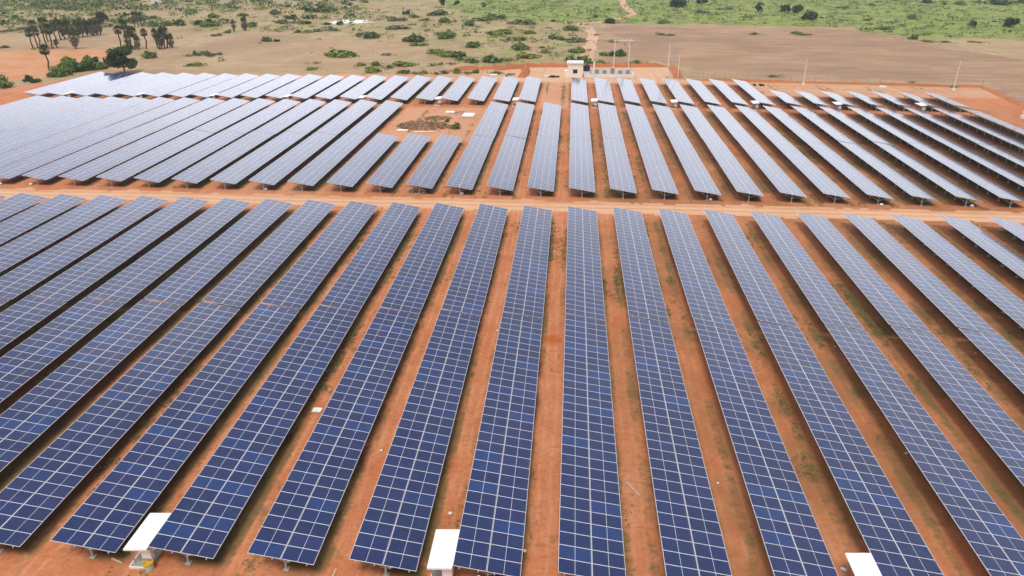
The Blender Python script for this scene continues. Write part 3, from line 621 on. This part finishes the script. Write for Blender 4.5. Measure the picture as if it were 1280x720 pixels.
for x, y, w_, key, hs in SC:
    tint = {'leaf': 'green', 'leaf_dark': 'dark green', 'leaf_bright': 'yellow-green', 'leaf_grey': 'grey-green', 'leaf_dry': 'dry brown'}[key]
    if y < 60 and x > 735: wh = 'in the open land at the upper right'
    elif y > 88 and 500 < x < 640: wh = 'in the line right behind the hindmost tables'
    elif x < 235: wh = 'in the far scrub at the upper left'
    elif x < 430: wh = 'scattered left of the pale pond in the dry scrubland'
    elif x < 735 and y < 60: wh = 'scattered in the far middle scrubland left of the track'
    elif x < 735: wh = 'scattered in the nearer scrub left of the cream shed'
    else: wh = 'on the land beside and behind the switchyard'
    bush(x, y, w_, key, f'{tint} bush {wh}', 'scrub bushes of the dry land', hs)
# dark trees far right
FT = [(848, 9, 12, 21, 'large dark tree on the green land right of the track, top edge'), (877, 6, 9, 14, 'dark tree close right of the large dark tree at top'), (948, 16, 13, 10, 'upright dark tree alone on the green land'), (981, 15, 9, 13, 'low dark tree, left of a joined pair on the green land'), (996, 16, 9, 14, 'low dark tree, right of a joined pair on the green land'),
      (1013, 25, 9, 20, 'wide dark tree just above the ploughed field'), (1216, 33, 7, 9, 'small dark tree at far right, left of another'), (1262, 34, 11, 17, 'dark tree near the right edge of the green land'), (553, 7, 8, 8, 'dark upright tree at top beside a lower one'), (571, 6, 5, 8, 'low dark tree at top right of an upright one'), (605, 9, 6, 6, 'small green tree in the top middle scrub')]
for x, y, h_, w_, lb in FT: tree(x, y, h_, w_, lb, 'leaf_dark', 700, None, 'tree', .9, .08, .2)

# uncountable ground cover far away: one object
def scrub_cover():
    mb = MB(); 
    def clump(p, r, h, m, n):
        for _ in range(n):
            a = rnd.uniform(0, 6.283); d = math.sqrt(rnd.random())*r; z = rnd.random()*h*(1-.6*(d/r)**2)
            mb.t = min(1, max(0, rnd.gauss(.5, .25))); mb.leaf((p.x+math.cos(a)*d, p.y+math.sin(a)*d, z+.05), (rnd.gauss(0, .7), rnd.gauss(0, .7), 1), r*rnd.uniform(.3, .55), m)
    for _ in range(9000):
        x, y = rnd.uniform(-560, 480), rnd.uniform(225, 720); den = 0
        if inside(GREEN, x, y): den = .6
        elif inside(TANF, x, y): den = .05
        elif inside(ORANGE, x, y) or inside(SITE, x, y): den = 0
        elif inside(SCRUB, x, y): den = .95 if x < -140 else .85
        elif y > 420: den = .6
        den *= 1.2*max(0, min(1, .7+1.5*fbm(x, y, .02, 4)))
        if x > 20 and y < 380 and not inside(GREEN, x, y): den = 0
        if rnd.random() < den:
            g = inside(GREEN, x, y); clump(Vector((x, y, 0)), rnd.uniform(.8, 2.6), rnd.uniform(.4, 1.5), rnd.choice((0, 0, 1, 1, 2) if g else (1, 1, 2, 2, 0, 0, 3)), 11)
    for bx, by, bw_, key, hs in SC:
        q_ = G(bx, by); r_ = bw_/2*(q_-CAM).dot(FW)/F
        for _ in range(7): clump(q_+Vector((rnd.gauss(0, r_*1.0), rnd.gauss(0, r_*1.2), 0)), rnd.uniform(.5, 1.3), rnd.uniform(.2, .7), rnd.choice((0, 2, 2, 3, 3)), 7)
    for _ in range(2600):
        x, y = rnd.uniform(-60, 480), rnd.uniform(330, 640)
        if inside(GREEN, x, y): clump(Vector((x, y, 0)), rnd.uniform(.7, 2.2), rnd.uniform(.5, 1.6), rnd.choice((0, 0, 0, 1, 1)), 8)
    # the wood at the upper left edge
    for _ in range(900):
        px, py = rnd.uniform(-30, 460), rnd.uniform(-8, 34)*(1 if rnd.random() < .5 else .4)
        if rnd.random() < (.9 if px < 170 else .3): q_ = G(px, py); clump(q_, rnd.uniform(2, 4.2), rnd.uniform(1.5, 4.2), rnd.choice((1, 1, 2, 2, 4, 0)), 18)
    mb.build('scrub_cover', [M['leaf_bright'], M['leaf'], M['leaf_grey'], M['leaf_dry'], M['leaf_dark']])
    return tag(bpy.data.objects['scrub_cover'], 'low green scrub spread over the far land behind the solar field', 'scrub', None, 'stuff')
scrub_cover()

# weeds between the rows: one object
def weeds():
    mb = MB()
    def tuft(x, y, r, h):
        for _ in range(9):
            a = rnd.uniform(0, 6.283); d = rnd.random()*r; mb.t = rnd.random()
            c = Vector((x+math.cos(a)*d, y+math.sin(a)*d, rnd.uniform(.02, h))); mb.leaf(c, (rnd.gauss(0, 1), rnd.gauss(0, 1), .9), rnd.uniform(.045, .135), rnd.choice((0, 0, 1, 1, 2, 3)), .45)
    n = 0
    for _ in range(260000):
        y = rnd.uniform(24, 206); k = rnd.randint(-22, 14); u = rnd.choice((rnd.gauss(4.12, .3), rnd.gauss(4.12, .3), rnd.gauss(5.95, .28), rnd.uniform(3.6, 6.3)))
        x = X0+k*P+u
        if 97 < y < 103.5 or (k in (-1, 0, 1) and y < 66 and rnd.random() < (.97 if k == -1 else .7)): continue
        d = fbm(x*1.0, y*.45, .16, 11)+.5*fbm(x, y, .9, 2)+.55*noise.noise(Vector((k*7.3, y*.05, 1)))
        if y > 110 and rnd.random() < .5: continue
        if d < .20+.28*rnd.random()-(.15 if k < -3 and y < 97 else 0): continue
        a = PX((x, y, 0))
        if not (-30 < a[0] < 1310 and a[1] < 740): continue
        tuft(x, y, rnd.uniform(.08, .3), rnd.uniform(.06, .26)); n += 1
        if n > 34000: break
    for px, py, r, c in ((1005, 192, 1.3, 60), (862, 133, 1.6, 50), (862, 145, 1.8, 60), (1212, 233, .8, 25), (1190, 196, .8, 16), (838, 352, .6, 40), (930, 298, .8, 30), (1098, 412, .9, 60), (548, 690, .7, 60), (1010, 590, .8, 70), (352, 545, .8, 70), (424, 632, .5, 40)):
        p = G(px, py)
        for _ in range(c): tuft(p.x+rnd.gauss(0, r*.5), p.y+rnd.gauss(0, r), .2, .35)
    mb.build('weeds', [M['leaf'], M['leaf_grey'], M['leaf_bright'], M['leaf_dry']])
    tag(bpy.data.objects['weeds'], 'green weeds and grass tufts growing between the panel rows', 'weeds', None, 'stuff')
weeds()

# ------------------------------------------------------------------ switchyard behind the panels
def pt(px, py, z=0): return G(px, py, z)
b0 = pt(709.5, 97); b1 = pt(727.5, 97); bw = (b1-b0).length+.6
sh = empty('shed', (b0+b1)/2+Vector((0, 2.2, 0)))
mb = MB(); mb.box((0, 0, 1.9), (bw*.9, 4.4, 3.8)); mb.build('wall', M['cream'], sh)
mb = MB(); mb.box((0, 0, 3.9), (bw*.9+.5, 4.9, .2)); mb.box((0, -2.35, 4.1), (bw*.9+.5, .15, .22)); mb.box((0, 2.35, 4.1), (bw*.9+.5, .15, .22)); mb.build('roof', M['whitewash'], sh)
mb = MB(); mb.box((.05, -2.22, 1.75), (1.25, .08, 1.1)); wdw = mb.build('window', M['dark'], sh)
mb = MB(); mb.box((.05, -2.28, 2.36), (1.5, .18, .08)); mb.build('sunshade', M['cream'], wdw)
mb = MB(); mb.box((-bw*.45-.45, -.6, .9), (.85, 2.6, 1.8)); mb.build('lean_to', M['cream'], sh)
tag(sh, 'small cream shed with a dark square window behind the panels', 'shed')
tp = pt(733, 93.5); wt = empty('water_tank', tp)
mb = MB(); mb.lathe([(0, 0), (.95, 0), (1.0, .1), (1.0, .45), (.95, .5), (1.0, .55), (1.0, 1.0), (.95, 1.05), (1.0, 1.1), (1.0, 1.55), (.7, 1.85), (.32, 2.0), (0, 2.0)], (0, 0, 1.1), 24); mb.build('tank_body', M['black_plastic'], wt, smooth=True)
mb = MB(); mb.lathe([(0, 0), (.35, 0), (.35, .12), (0, .16)], (0, 0, 3.1)); mb.build('lid', M['black_plastic'], wt)
mb = MB(); mb.box((0, 0, .55), (1.9, 1.9, 1.1)); mb.build('stand', M['whitewash'], wt)
tag(wt, 'black ribbed water tank on a stand beside the cream shed', 'water tank')
pp = pt(742, 96.5); cp = empty('white_pillar', pp)
mb = MB(); mb.box((0, 0, 2.0), (.45, .45, 4.0)); mb.build('shaft', M['whitewash'], cp); mb = MB(); mb.box((0, 0, 4.05), (.6, .6, .12)); mb.build('cap', M['white'], cp)
tag(cp, 'tall white pillar standing at the switchyard wall', 'pillar')
# low white wall round the equipment
w0 = pt(730, 96.3); w1 = pt(792, 96.0); dx = w1.x-w0.x
yw = empty('yard_wall', (w0.x, w0.y, 0)); dep = 7.0
for nm, c, d in (('front_wall', (dx/2, 0, .45), (dx, .25, .9)), ('back_wall', (dx/2, dep, .35), (dx, .25, .7)), ('side_wall', (.125, dep/2, .35), (.25, dep-.26, .7)), ('side_wall', (dx-.125, dep/2, .35), (.25, dep-.26, .7))):
    mb = MB(); mb.box(c, d); mb.build(nm, M['whitewash'], yw)
tag(yw, 'low whitewashed wall enclosing the switchgear right of the shed', 'wall')
sheet('gravel_yard', [(w0.x+.3, w0.y+.2), (w1.x-.3, w0.y+.2), (w1.x-.3, w0.y+dep-.2), (w0.x+.3, w0.y+dep-.2)], .5, paint('grey_gravel', (.45, .41, .38), .95, .1, 0, .3, 4), .010, 0)
cabs = [(.10, 1.6, 'leftmost'), (.26, 1.5, 'second'), (.42, 1.3, 'third'), (.58, 1.9, 'fourth'), (.74, 1.3, 'fifth'), (.89, 1.4, 'rightmost')]
for fx, hh, od in cabs:
    o = empty('switchgear_cabinet', (w0.x+dx*fx, w0.y+4.0, 0))
    mb = MB(); mb.box((0, 0, hh/2+.15), (dx*.085, 1.1, hh)); mb.build('cabinet', M['greybox'], o); mb = MB(); mb.box((0, 0, .08), (dx*.1, 1.3, .16)); mb.build('plinth', M['concrete'], o)
    for q in (-1, 0, 1): mb = MB(); mb.tube((q*dx*.025, 0, hh+.15), (q*dx*.025, 0, hh+.6), .07, .05, 8); mb.build('insulator', M['white'], o)
    tag(o, f'grey switchgear cabinet inside the low white wall, {od} of six', 'cabinet', 'switchgear cabinets in the yard')
# gantry: two poles, crossbeam, arms
g0, g1 = pt(767, 85), pt(785.5, 84.5); ga = empty('gantry', g0); gd = g1-g0; GH = 8.3
for q, nm in ((Vector((0, 0, 0)), 'pole'), (gd, 'pole')):
    mb = MB(); mb.tube(q+Vector((0, 0, -.2)), q+Vector((0, 0, GH)), .13, .11, 10); mb.build(nm, M['whitewash'], ga)
mb = MB(); mb.tube(Vector((-.6, 0, GH-.25)), gd+Vector((1.2, 0, GH-.25)), .09, n=8); mb.build('crossbeam', M['whitewash'], ga)
for z in (GH-1.0, GH-1.7, GH-2.4, 1.9, 2.6):
    mb = MB(); q = Vector((0, 0, 0)) if z > 4 else gd; mb.tube(q+Vector((-.9 if z < 4 else .1, -.2, z)), q+Vector((1.1, -.2, z)), .06, n=6); mb.build('arm', M['steel'], ga)
for t in (.2, .5, .8, 1.06):
    mb = MB(); q = gd*t+Vector((0, 0, GH-.15)); mb.tube(q, q+Vector((0, 0, .55)), .08, .05, 8); mb.build('insulator', M['white'], ga)
mb = MB()
for t, s in ((.55, -1), (1.0, -1)): mb.box((0, 0, 0), (.5, .35, .8), 0, Matrix.Translation(gd*t+Vector((.5, 0, GH-1.3))))
mb.build('breaker_box', M['greybox'], ga)
tag(ga, 'white two-pole gantry with crossbeam behind the switchyard', 'gantry')
# mast with ladder frame
m0 = pt(834, 97.5); ma = empty('mast', m0)
mb = MB(); mb.tube((0, 0, -.2), (0, 0, 9.6), .12, .08, 10); mb.build('pole', M['white'], ma)
mb = MB(); mb.tube((1.6, .3, -.2), (1.6, .3, 6.6), .05, n=6); mb.tube((.9, .3, -.2), (.9, .3, 8.9), .05, n=6)
for z in (1.5, 2.4, 3.3, 4.2, 5.1, 6.0): mb.tube((.1, .1, z), (1.6, .3, z), .04, n=6)
for z in (7, 7.8, 8.6): mb.tube((0, .1, z), (.9, .3, z), .04, n=6)
mb.build('ladder_frame', M['steel'], ma)
mb = MB(); mb.box((0, 0, .2), (.8, .8, .4)); mb.build('base', M['concrete'], ma)
tag(ma, 'tall white mast with a ladder frame right of the switchyard', 'mast')
m1 = pt(847, 98); o = empty('vent_pole', m1); mb = MB(); mb.tube((0, 0, -.2), (0, 0, 6.6), .08, .06, 8); mb.build('pole', M['white'], o); mb = MB(); mb.box((0, 0, .12), (.4, .4, .24)); mb.build('base', M['concrete'], o)
tag(o, 'short thin white pole just right of the tall mast', 'pole')
# light poles
def light_pole(px, py, toppx, label, lean=0):
    p = pt(px, py); s = (p-CAM).dot(FW)/F; h = (py-toppx)*s*1.06
    o = empty('light_pole', p); mb = MB(); mb.tube((0, 0, 0), (0, 0, h), .12, .08, 10); mb.build('pole', M['whitewash'], o)
    mb = MB(); mb.tube((0, 0, h-.5), (-1.3, 0, h-.35), .05, n=6); mb.box((-1.5, 0, h-.36), (.6, .25, .12)); mb.build('lamp_arm', M['steel'], o)
    mb = MB(); mb.box((0, 0, .3), (.7, .7, .6)); mb.build('base', M['whitewash'], o)
    return tag(o, label, 'light pole', 'light poles along the site edge')
light_pole(1003.5, 106.5, 76, 'white light pole on the site edge before the middle of the ploughed field')
light_pole(1191.5, 113, 79.5, 'white light pole near the far right corner of the site')
light_pole(1277.5, 148, 100, 'white light pole base at the right edge of the photo')
def cable(pa, ta, pb, tb, label):
    a, b = pt(*pa), pt(*pb); ha = (pa[1]-ta)*(a-CAM).dot(FW)/F*1.0; hb = (pb[1]-tb)*(b-CAM).dot(FW)/F*1.0; mb = MB(); q = []
    for i in range(15):
        t_ = i/14; c = a.lerp(b, t_); c.z = ha+(hb-ha)*t_-1.2*4*t_*(1-t_); q.append(c)
    for u_, v_ in zip(q, q[1:]): mb.tube(u_, v_, .02, n=4, cap=False)
    return tag(mb.build('cable', M['steel']), label, 'cable')
cable((1191.5, 113), 82, (1277.5, 148), 104, 'thin sagging cable from the corner light pole towards the right edge')
cable((1003.5, 106.5), 79, (1191.5, 113), 83, 'thin sagging cable between the two light poles on the site edge')
# berms
def bank(name, pts, wd, ht, label, mat='bank', n=10):
    c = [G(*p) for p in pts]; cc = []
    for a, b in zip(c, c[1:]): cc += [a.lerp(b, k/n) for k in range(n)]
    cc.append(c[-1]); prof = [(-1, -.02), (-.6, .55), (-.2, .95), (.15, 1), (.55, .6), (1, -.02)]; v = []; f = []; m = len(prof)
    for i, p in enumerate(cc):
        d = (cc[min(i+1, len(cc)-1)]-cc[max(0, i-1)]).normalized(); s = Vector((d.y, -d.x, 0)); e = min(1, i/3, (len(cc)-1-i)/3)
        for a, h in prof:
            q = p+s*a*wd*(1+.25*fbm(p.x+a*9, p.y, .3, 6)); v.append((q.x, q.y, max(-.05, h*ht*(1+.5*fbm(q.x, q.y, .5, 3))*max(.05, e))))
        if i:
            for k in range(m-1): b = i*m+k; f.append((b-m, b-m+1, b+1, b))
    me = bpy.data.meshes.new(name); me.from_pydata(v, [], f); me.materials.append(M[mat]); me.update()
    return tag(link(name, me), label, 'earth bank')
bank('earth_bank', [(560, 88.5), (600, 86.5), (660, 83.5), (720, 83), (780, 83.5), (836, 83)], 1.6, 1.0, 'long low red earth bank behind the shed and switchyard')
bank('earth_bank', [(838, 83.5), (845, 90), (848, 98)], 1.4, 1.3, 'short red earth bank running beside the tall mast')
bank('earth_bank', [(652, 97), (658, 90), (656, 83.5)], 1.4, 1.2, 'short red earth bank left of the shed')
bank('earth_bank', [(618, 88), (638, 86), (657, 85)], 1.2, .8, 'bright short earth heap end left of the shed')
bank('earth_bank', [(855, 99.5), (1003, 103.5), (1100, 106), (1228, 109), (1290, 138)], 1.1, .55, 'low earth bank along the right-hand edge of the site')
# fences
def fence(pts, label, step=3.0, h=1.7):
    c = [G(*p) for p in pts]; o = empty('wire_fence', c[0]); q = []
    for a, b in zip(c, c[1:]):
        nn = max(1, int((b-a).length/step))
        q += [a.lerp(b, k/nn)-c[0] for k in range(nn)]
    q.append(c[-1]-c[0]); mb0 = MB(); mb0.tube((0, 0, -.2), (0, 0, h), .05, .045, 6); pm = mb0.mesh('fence_post', [M['concrete']])
    for p in q[:100]: link('fence_post', pm, o, p)
    mb = MB()
    for a, b in zip(q, q[1:]):
        for z in (.25, .6, .95, 1.3, 1.62): mb.tube(a+Vector((0, 0, z)), b+Vector((0, 0, z)), .012, n=3, cap=False)
    mb.build('wire', M['steel'], o); return tag(o, label, 'fence')
fence([(852, 97), (1003, 101.5), (1100, 104), (1228, 107.5)], 'thin wire fence between the site and the ploughed field')
fence([(1228, 107.5), (1252, 117), (1290, 133)], 'wire fence with pale posts running off the right edge', 1.5)
# debris patch left of the full rows
def brush_pile(px, py, rx, ry, h, label, n=620):
    p = pt(px, py); mb = MB()
    for _ in range(n):
        a = rnd.uniform(0, 6.283); d = math.sqrt(rnd.random()); x, y = math.cos(a)*d*rx, math.sin(a)*d*ry; z = h*(1-d*d)*rnd.random()+.03
        b = rnd.uniform(0, 3.14); L = rnd.uniform(.3, .9); mb.t = rnd.random(); v = Vector((math.cos(b)*L, math.sin(b)*L, rnd.uniform(-.2, .25)))
        mb.tube((x-v.x/2, y-v.y/2, max(.03, z-v.z/2)), (x+v.x/2, y+v.y/2, max(.03, z+v.z/2)), rnd.uniform(.02, .06), .015, 5, cap=False)
        if rnd.random() < .95: mb.leaf((x, y, z), (rnd.gauss(0, .6), rnd.gauss(0, .6), 1), rnd.uniform(.2, .5), 1)
    return tag(mb.build('brush_pile', [M['brush'], M['leaf_dry']], None, p), label, 'brush pile')
brush_pile(530, 158, 6.0, 3.6, 1.5, 'long brown pile of cut brush on the bare patch among the tables')
brush_pile(548, 148, 3.2, 2.0, .5, 'thin scatter of brown brush behind the longer pile', 160)
bush(572, 160, 17, 'leaf', 'green bush growing beside the brown brush pile', None, 1.1, 'bush')
bush(560, 152, 9, 'leaf', 'small green bush behind the brush pile', None, 1.0, 'bush')
def sheetpile(px, py, a, b, label, z=.35):
    p = pt(px, py); o = empty('sheet_stack', p, rnd.uniform(-.1, .1))
    for i in range(4):
        mb = MB(); mb.box((rnd.uniform(-.08, .08), rnd.uniform(-.08, .08), .06+i*z/4), (a, b, z/4-.01)); mb.build('sheet', M['white'], o, rot=(0, 0, rnd.uniform(-.05, .05)))
    return tag(o, label, 'sheet stack')
sheetpile(586, 145, 2.5, 3.2, 'largest stack of white sheets on the bare patch')
sheetpile(563, 141, 2.0, 1.5, 'smaller stack of white sheets left of the largest one', .25)
sheetpile(503, 163.5, 2.2, 1.0, 'pale boards lying left of the brown brush pile', .15)
sheetpile(530, 165.5, 4.0, .4, 'long pale boards in front of the brush pile', .12)
sheetpile(617, 95, 2.2, 1.6, 'white sheet lying behind a hindmost table near the earth bank', .5)
sheetpile(683, 95.8, 1.6, 1.0, 'white board lying left of the shed', .2)
sheetpile(1103, 110.3, 1.6, 1.2, 'small white block by the fence at far right', .6)
def rubble(px, py, n, r, label, mat='concrete', sz=.3):
    p = pt(px, py); mb = MB()
    for _ in range(n):
        a = rnd.uniform(0, 6.283); d = math.sqrt(rnd.random())*r; s = sz*rnd.uniform(.5, 1.4)
        mb.box((0, 0, 0), (s, s*.8, s*.7), 0, Matrix.Translation((math.cos(a)*d, math.sin(a)*d, s*.3)) @ Matrix.Rotation(rnd.uniform(0, 3), 4, 'Z') @ Matrix.Rotation(rnd.uniform(-.4, .4), 4, 'X'))
    return tag(mb.build('rubble', M[mat], None, p), label, 'rubble')
rubble(689.5, 96.5, 14, .9, 'dark scrap heap left of the cream shed', 'dark', .6)
rubble(697, 96.5, 7, .4, 'small dark scrap bits next to the shed', 'dark', .45)
rubble(572, 141, 30, 2.0, 'pale rubble between two stacks of white sheets')
rubble(948, 107, 10, 1.2, 'dark broken drain stones beyond the hindmost tables', 'dark', .5)
rubble(521, 241, 30, 1.6, 'pale stone chippings spilled across the earth road')
# white domed markers by the posts of the middle block
def marker(px, py, label, r=.28):
    p = pt(px, py); o = empty('pit_cover', p)
    mb = MB(); mb.lathe([(r, -.02), (r, .14), (r*.9, .2)], n=16); mb.build('rim', M['concrete'], o); mb = MB(); mb.lathe([(r*.93, .18), (r*.8, .28), (r*.4, .34), (0, .35)], n=16); mb.build('dome', M['white'], o, smooth=True)
    return tag(o, label, 'pit cover', 'white pit covers beside the road')
for px, py, od in ((1, 231, 'at the left edge of the photo'), (39, 231.5, 'near the left edge of the photo'), (332.5, 237.5, 'left of the three short tables'), (577.5, 243, 'just right of the three short tables'), (888, 250.5, 'right of the photo middle'), (1101.5, 257, 'smaller and near the right'), (1214.5, 258.5, 'rightmost along the road')):
    marker(px, py, f'white domed pit cover by the road, {od}')
# buckets and litter in front
p = pt(187, 711); o = empty('bucket', p)
mb = MB(); mb.lathe([(0, 0), (.25, 0), (.30, .42), (0, .42)], n=20); mb.build('pail', M['cyan'], o, smooth=False); mb = MB(); mb.lathe([(.303, .40), (.315, .55), (.27, .55), (.26, .43), (0, .43)], n=20); mb.build('yellow_rim', M['yellow'], o)
mb = MB(); mb.tube((-.3, 0, .44), (-.24, -.12, .62), .012, n=5); mb.tube((-.24, -.12, .62), (.24, -.12, .62), .012, n=5); mb.tube((.24, -.12, .62), (.3, 0, .44), .012, n=5); mb.build('handle', M['steel'], o)
tag(o, 'yellow and pale cyan bucket on the ground before a white shelter', 'bucket')
p = X0-P+1.55, 30.45; o = empty('water_can', (p[0], p[1], 0))
mb = MB(); mb.lathe([(0, 0), (.24, 0), (.26, .1), (.26, .75), (.15, .95), (.08, 1.0), (.08, 1.12), (0, 1.12)], n=18); mb.build('can_body', M['blue'], o, smooth=False); mb = MB(); mb.lathe([(.1, 1.1), (.1, 1.2), (0, 1.2)], n=14); mb.build('cap', M['white'], o)
tag(o, 'blue plastic water can under the near end of a table', 'can')
def plank(px, py, L, rz, label):
    p = pt(px, py, .03); mb = MB(); mb.box((0, 0, 0), (L, .10, .06)); mb.box((L*.2, .02, .035), (L*.4, .06, .03))
    return tag(mb.build('wooden_stick', paint('pale_wood', (.62, .48, .36), .8), None, p, (0, 0, rz)), label, 'stick')
plank(146, 701, .9, -.35, 'pale wooden stick on soil near the bucket, by a table corner')
plank(417, 718, .9, 1.5, 'pale wooden stick in a gap at the bottom of the photo')
plank(791, 611, 1.6, -1.0, 'pale thin stick lying in the gap right of the middle row')
def stones(px, py, n, r, label, sz=.12):
    p = pt(px, py); mb = MB()
    for _ in range(n):
        a = rnd.uniform(0, 6.283); d = rnd.random()*r; s = sz*rnd.uniform(.6, 1.3); c = (math.cos(a)*d, math.sin(a)*d, s*.25)
        mb.lathe([(0, -s*.3), (s*.5, -s*.2), (s*.62, .02), (s*.45, s*.3), (0, s*.4)], c, 7)
    return tag(mb.build('stone', M['whitewash'], None, p), label, 'stone')
for x, y, l in ((475, 563, 'pale stone in the gap left of the bottom centre'), (563, 643, 'tiny pale stone above a bottom centre canopy'), (656, 688, 'pale stone against the low edge of a centre table'), (897, 603, 'pale stone beside a weed right of centre'), (1055, 712, 'pale stones beside the cut-off canopy'), (622, 414, 'pale stone beside the centre table edge'), (1043, 433, 'pale stone by the right rows near the mid gap'), (1219, 442, 'round pale stone at right under a table edge'), (1131, 567, 'pale stone under a table edge at lower right')):
    stones(x, y, 2 if 'stones' in l else 1, .15, l, .2)
sheetpile(397, 514, .75, .45, 'small white board lying in weeds between two foreground rows', .12)
# far things: pond, white building, huts
sheet('pond', gp((411, 28), (425, 25), (462, 24.5), (468, 28), (440, 30), (414, 31)), 1.2, paint('pale_clay', (.78, .76, .70), .6, .4, 0, .1), .006, 2, .1)
def hut(px, py, wpx, hpx, label, mat='white', roof='white'):
    p = pt(px, py); s = (p-CAM).dot(FW)/F; w_, h_ = wpx*s, hpx*s; o = empty('house', p, .15)
    mb = MB(); mb.box((0, w_*.4, h_*.4), (w_, w_*.8, h_*.8)); mb.build('wall', M[mat], o)
    mb = MB(); mb.face(((-w_*.56, -w_*.08, h_*.79), (w_*.56, -w_*.08, h_*.79), (w_*.56, w_*.4, h_), (-w_*.56, w_*.4, h_))); mb.face(((w_*.56, w_*.88, h_*.79), (-w_*.56, w_*.88, h_*.79), (-w_*.56, w_*.4, h_), (w_*.56, w_*.4, h_)))
    rf = mb.build('roof', M[roof], o); md = rf.modifiers.new('thick', 'SOLIDIFY'); md.thickness = .15
    mb = MB(); mb.box((w_*.1, -.03, h_*.28), (w_*.16, .08, h_*.52)); mb.build('door', M['dark'], o)
    return tag(o, label, 'house')
hut(194, 4.5, 9, 5, 'small bright white house at the top edge above the palms')
hut(117, 3, 8, 4, 'small pinkish house at the top left among trees', 'cream', 'bank')

# ------------------------------------------------------------------ thin haze over the plain
hz = bpy.data.materials.new('haze'); hz.use_nodes = True; hn = hz.node_tree.nodes; hn.clear()
hv = hn.new('ShaderNodeVolumePrincipled'); hv.inputs['Color'].default_value = (.86, .90, .97, 1); hv.inputs['Density'].default_value = .00019; hv.inputs['Anisotropy'].default_value = .2
ho = hn.new('ShaderNodeOutputMaterial'); hz.node_tree.links.new(hv.outputs[0], ho.inputs['Volume'])
mb = MB(); mb.box((0, 5200, 18.5), (12100, 11700, 39)); tag(mb.build('haze', hz), 'thin pale haze lying over the plain', 'haze', None, 'stuff')
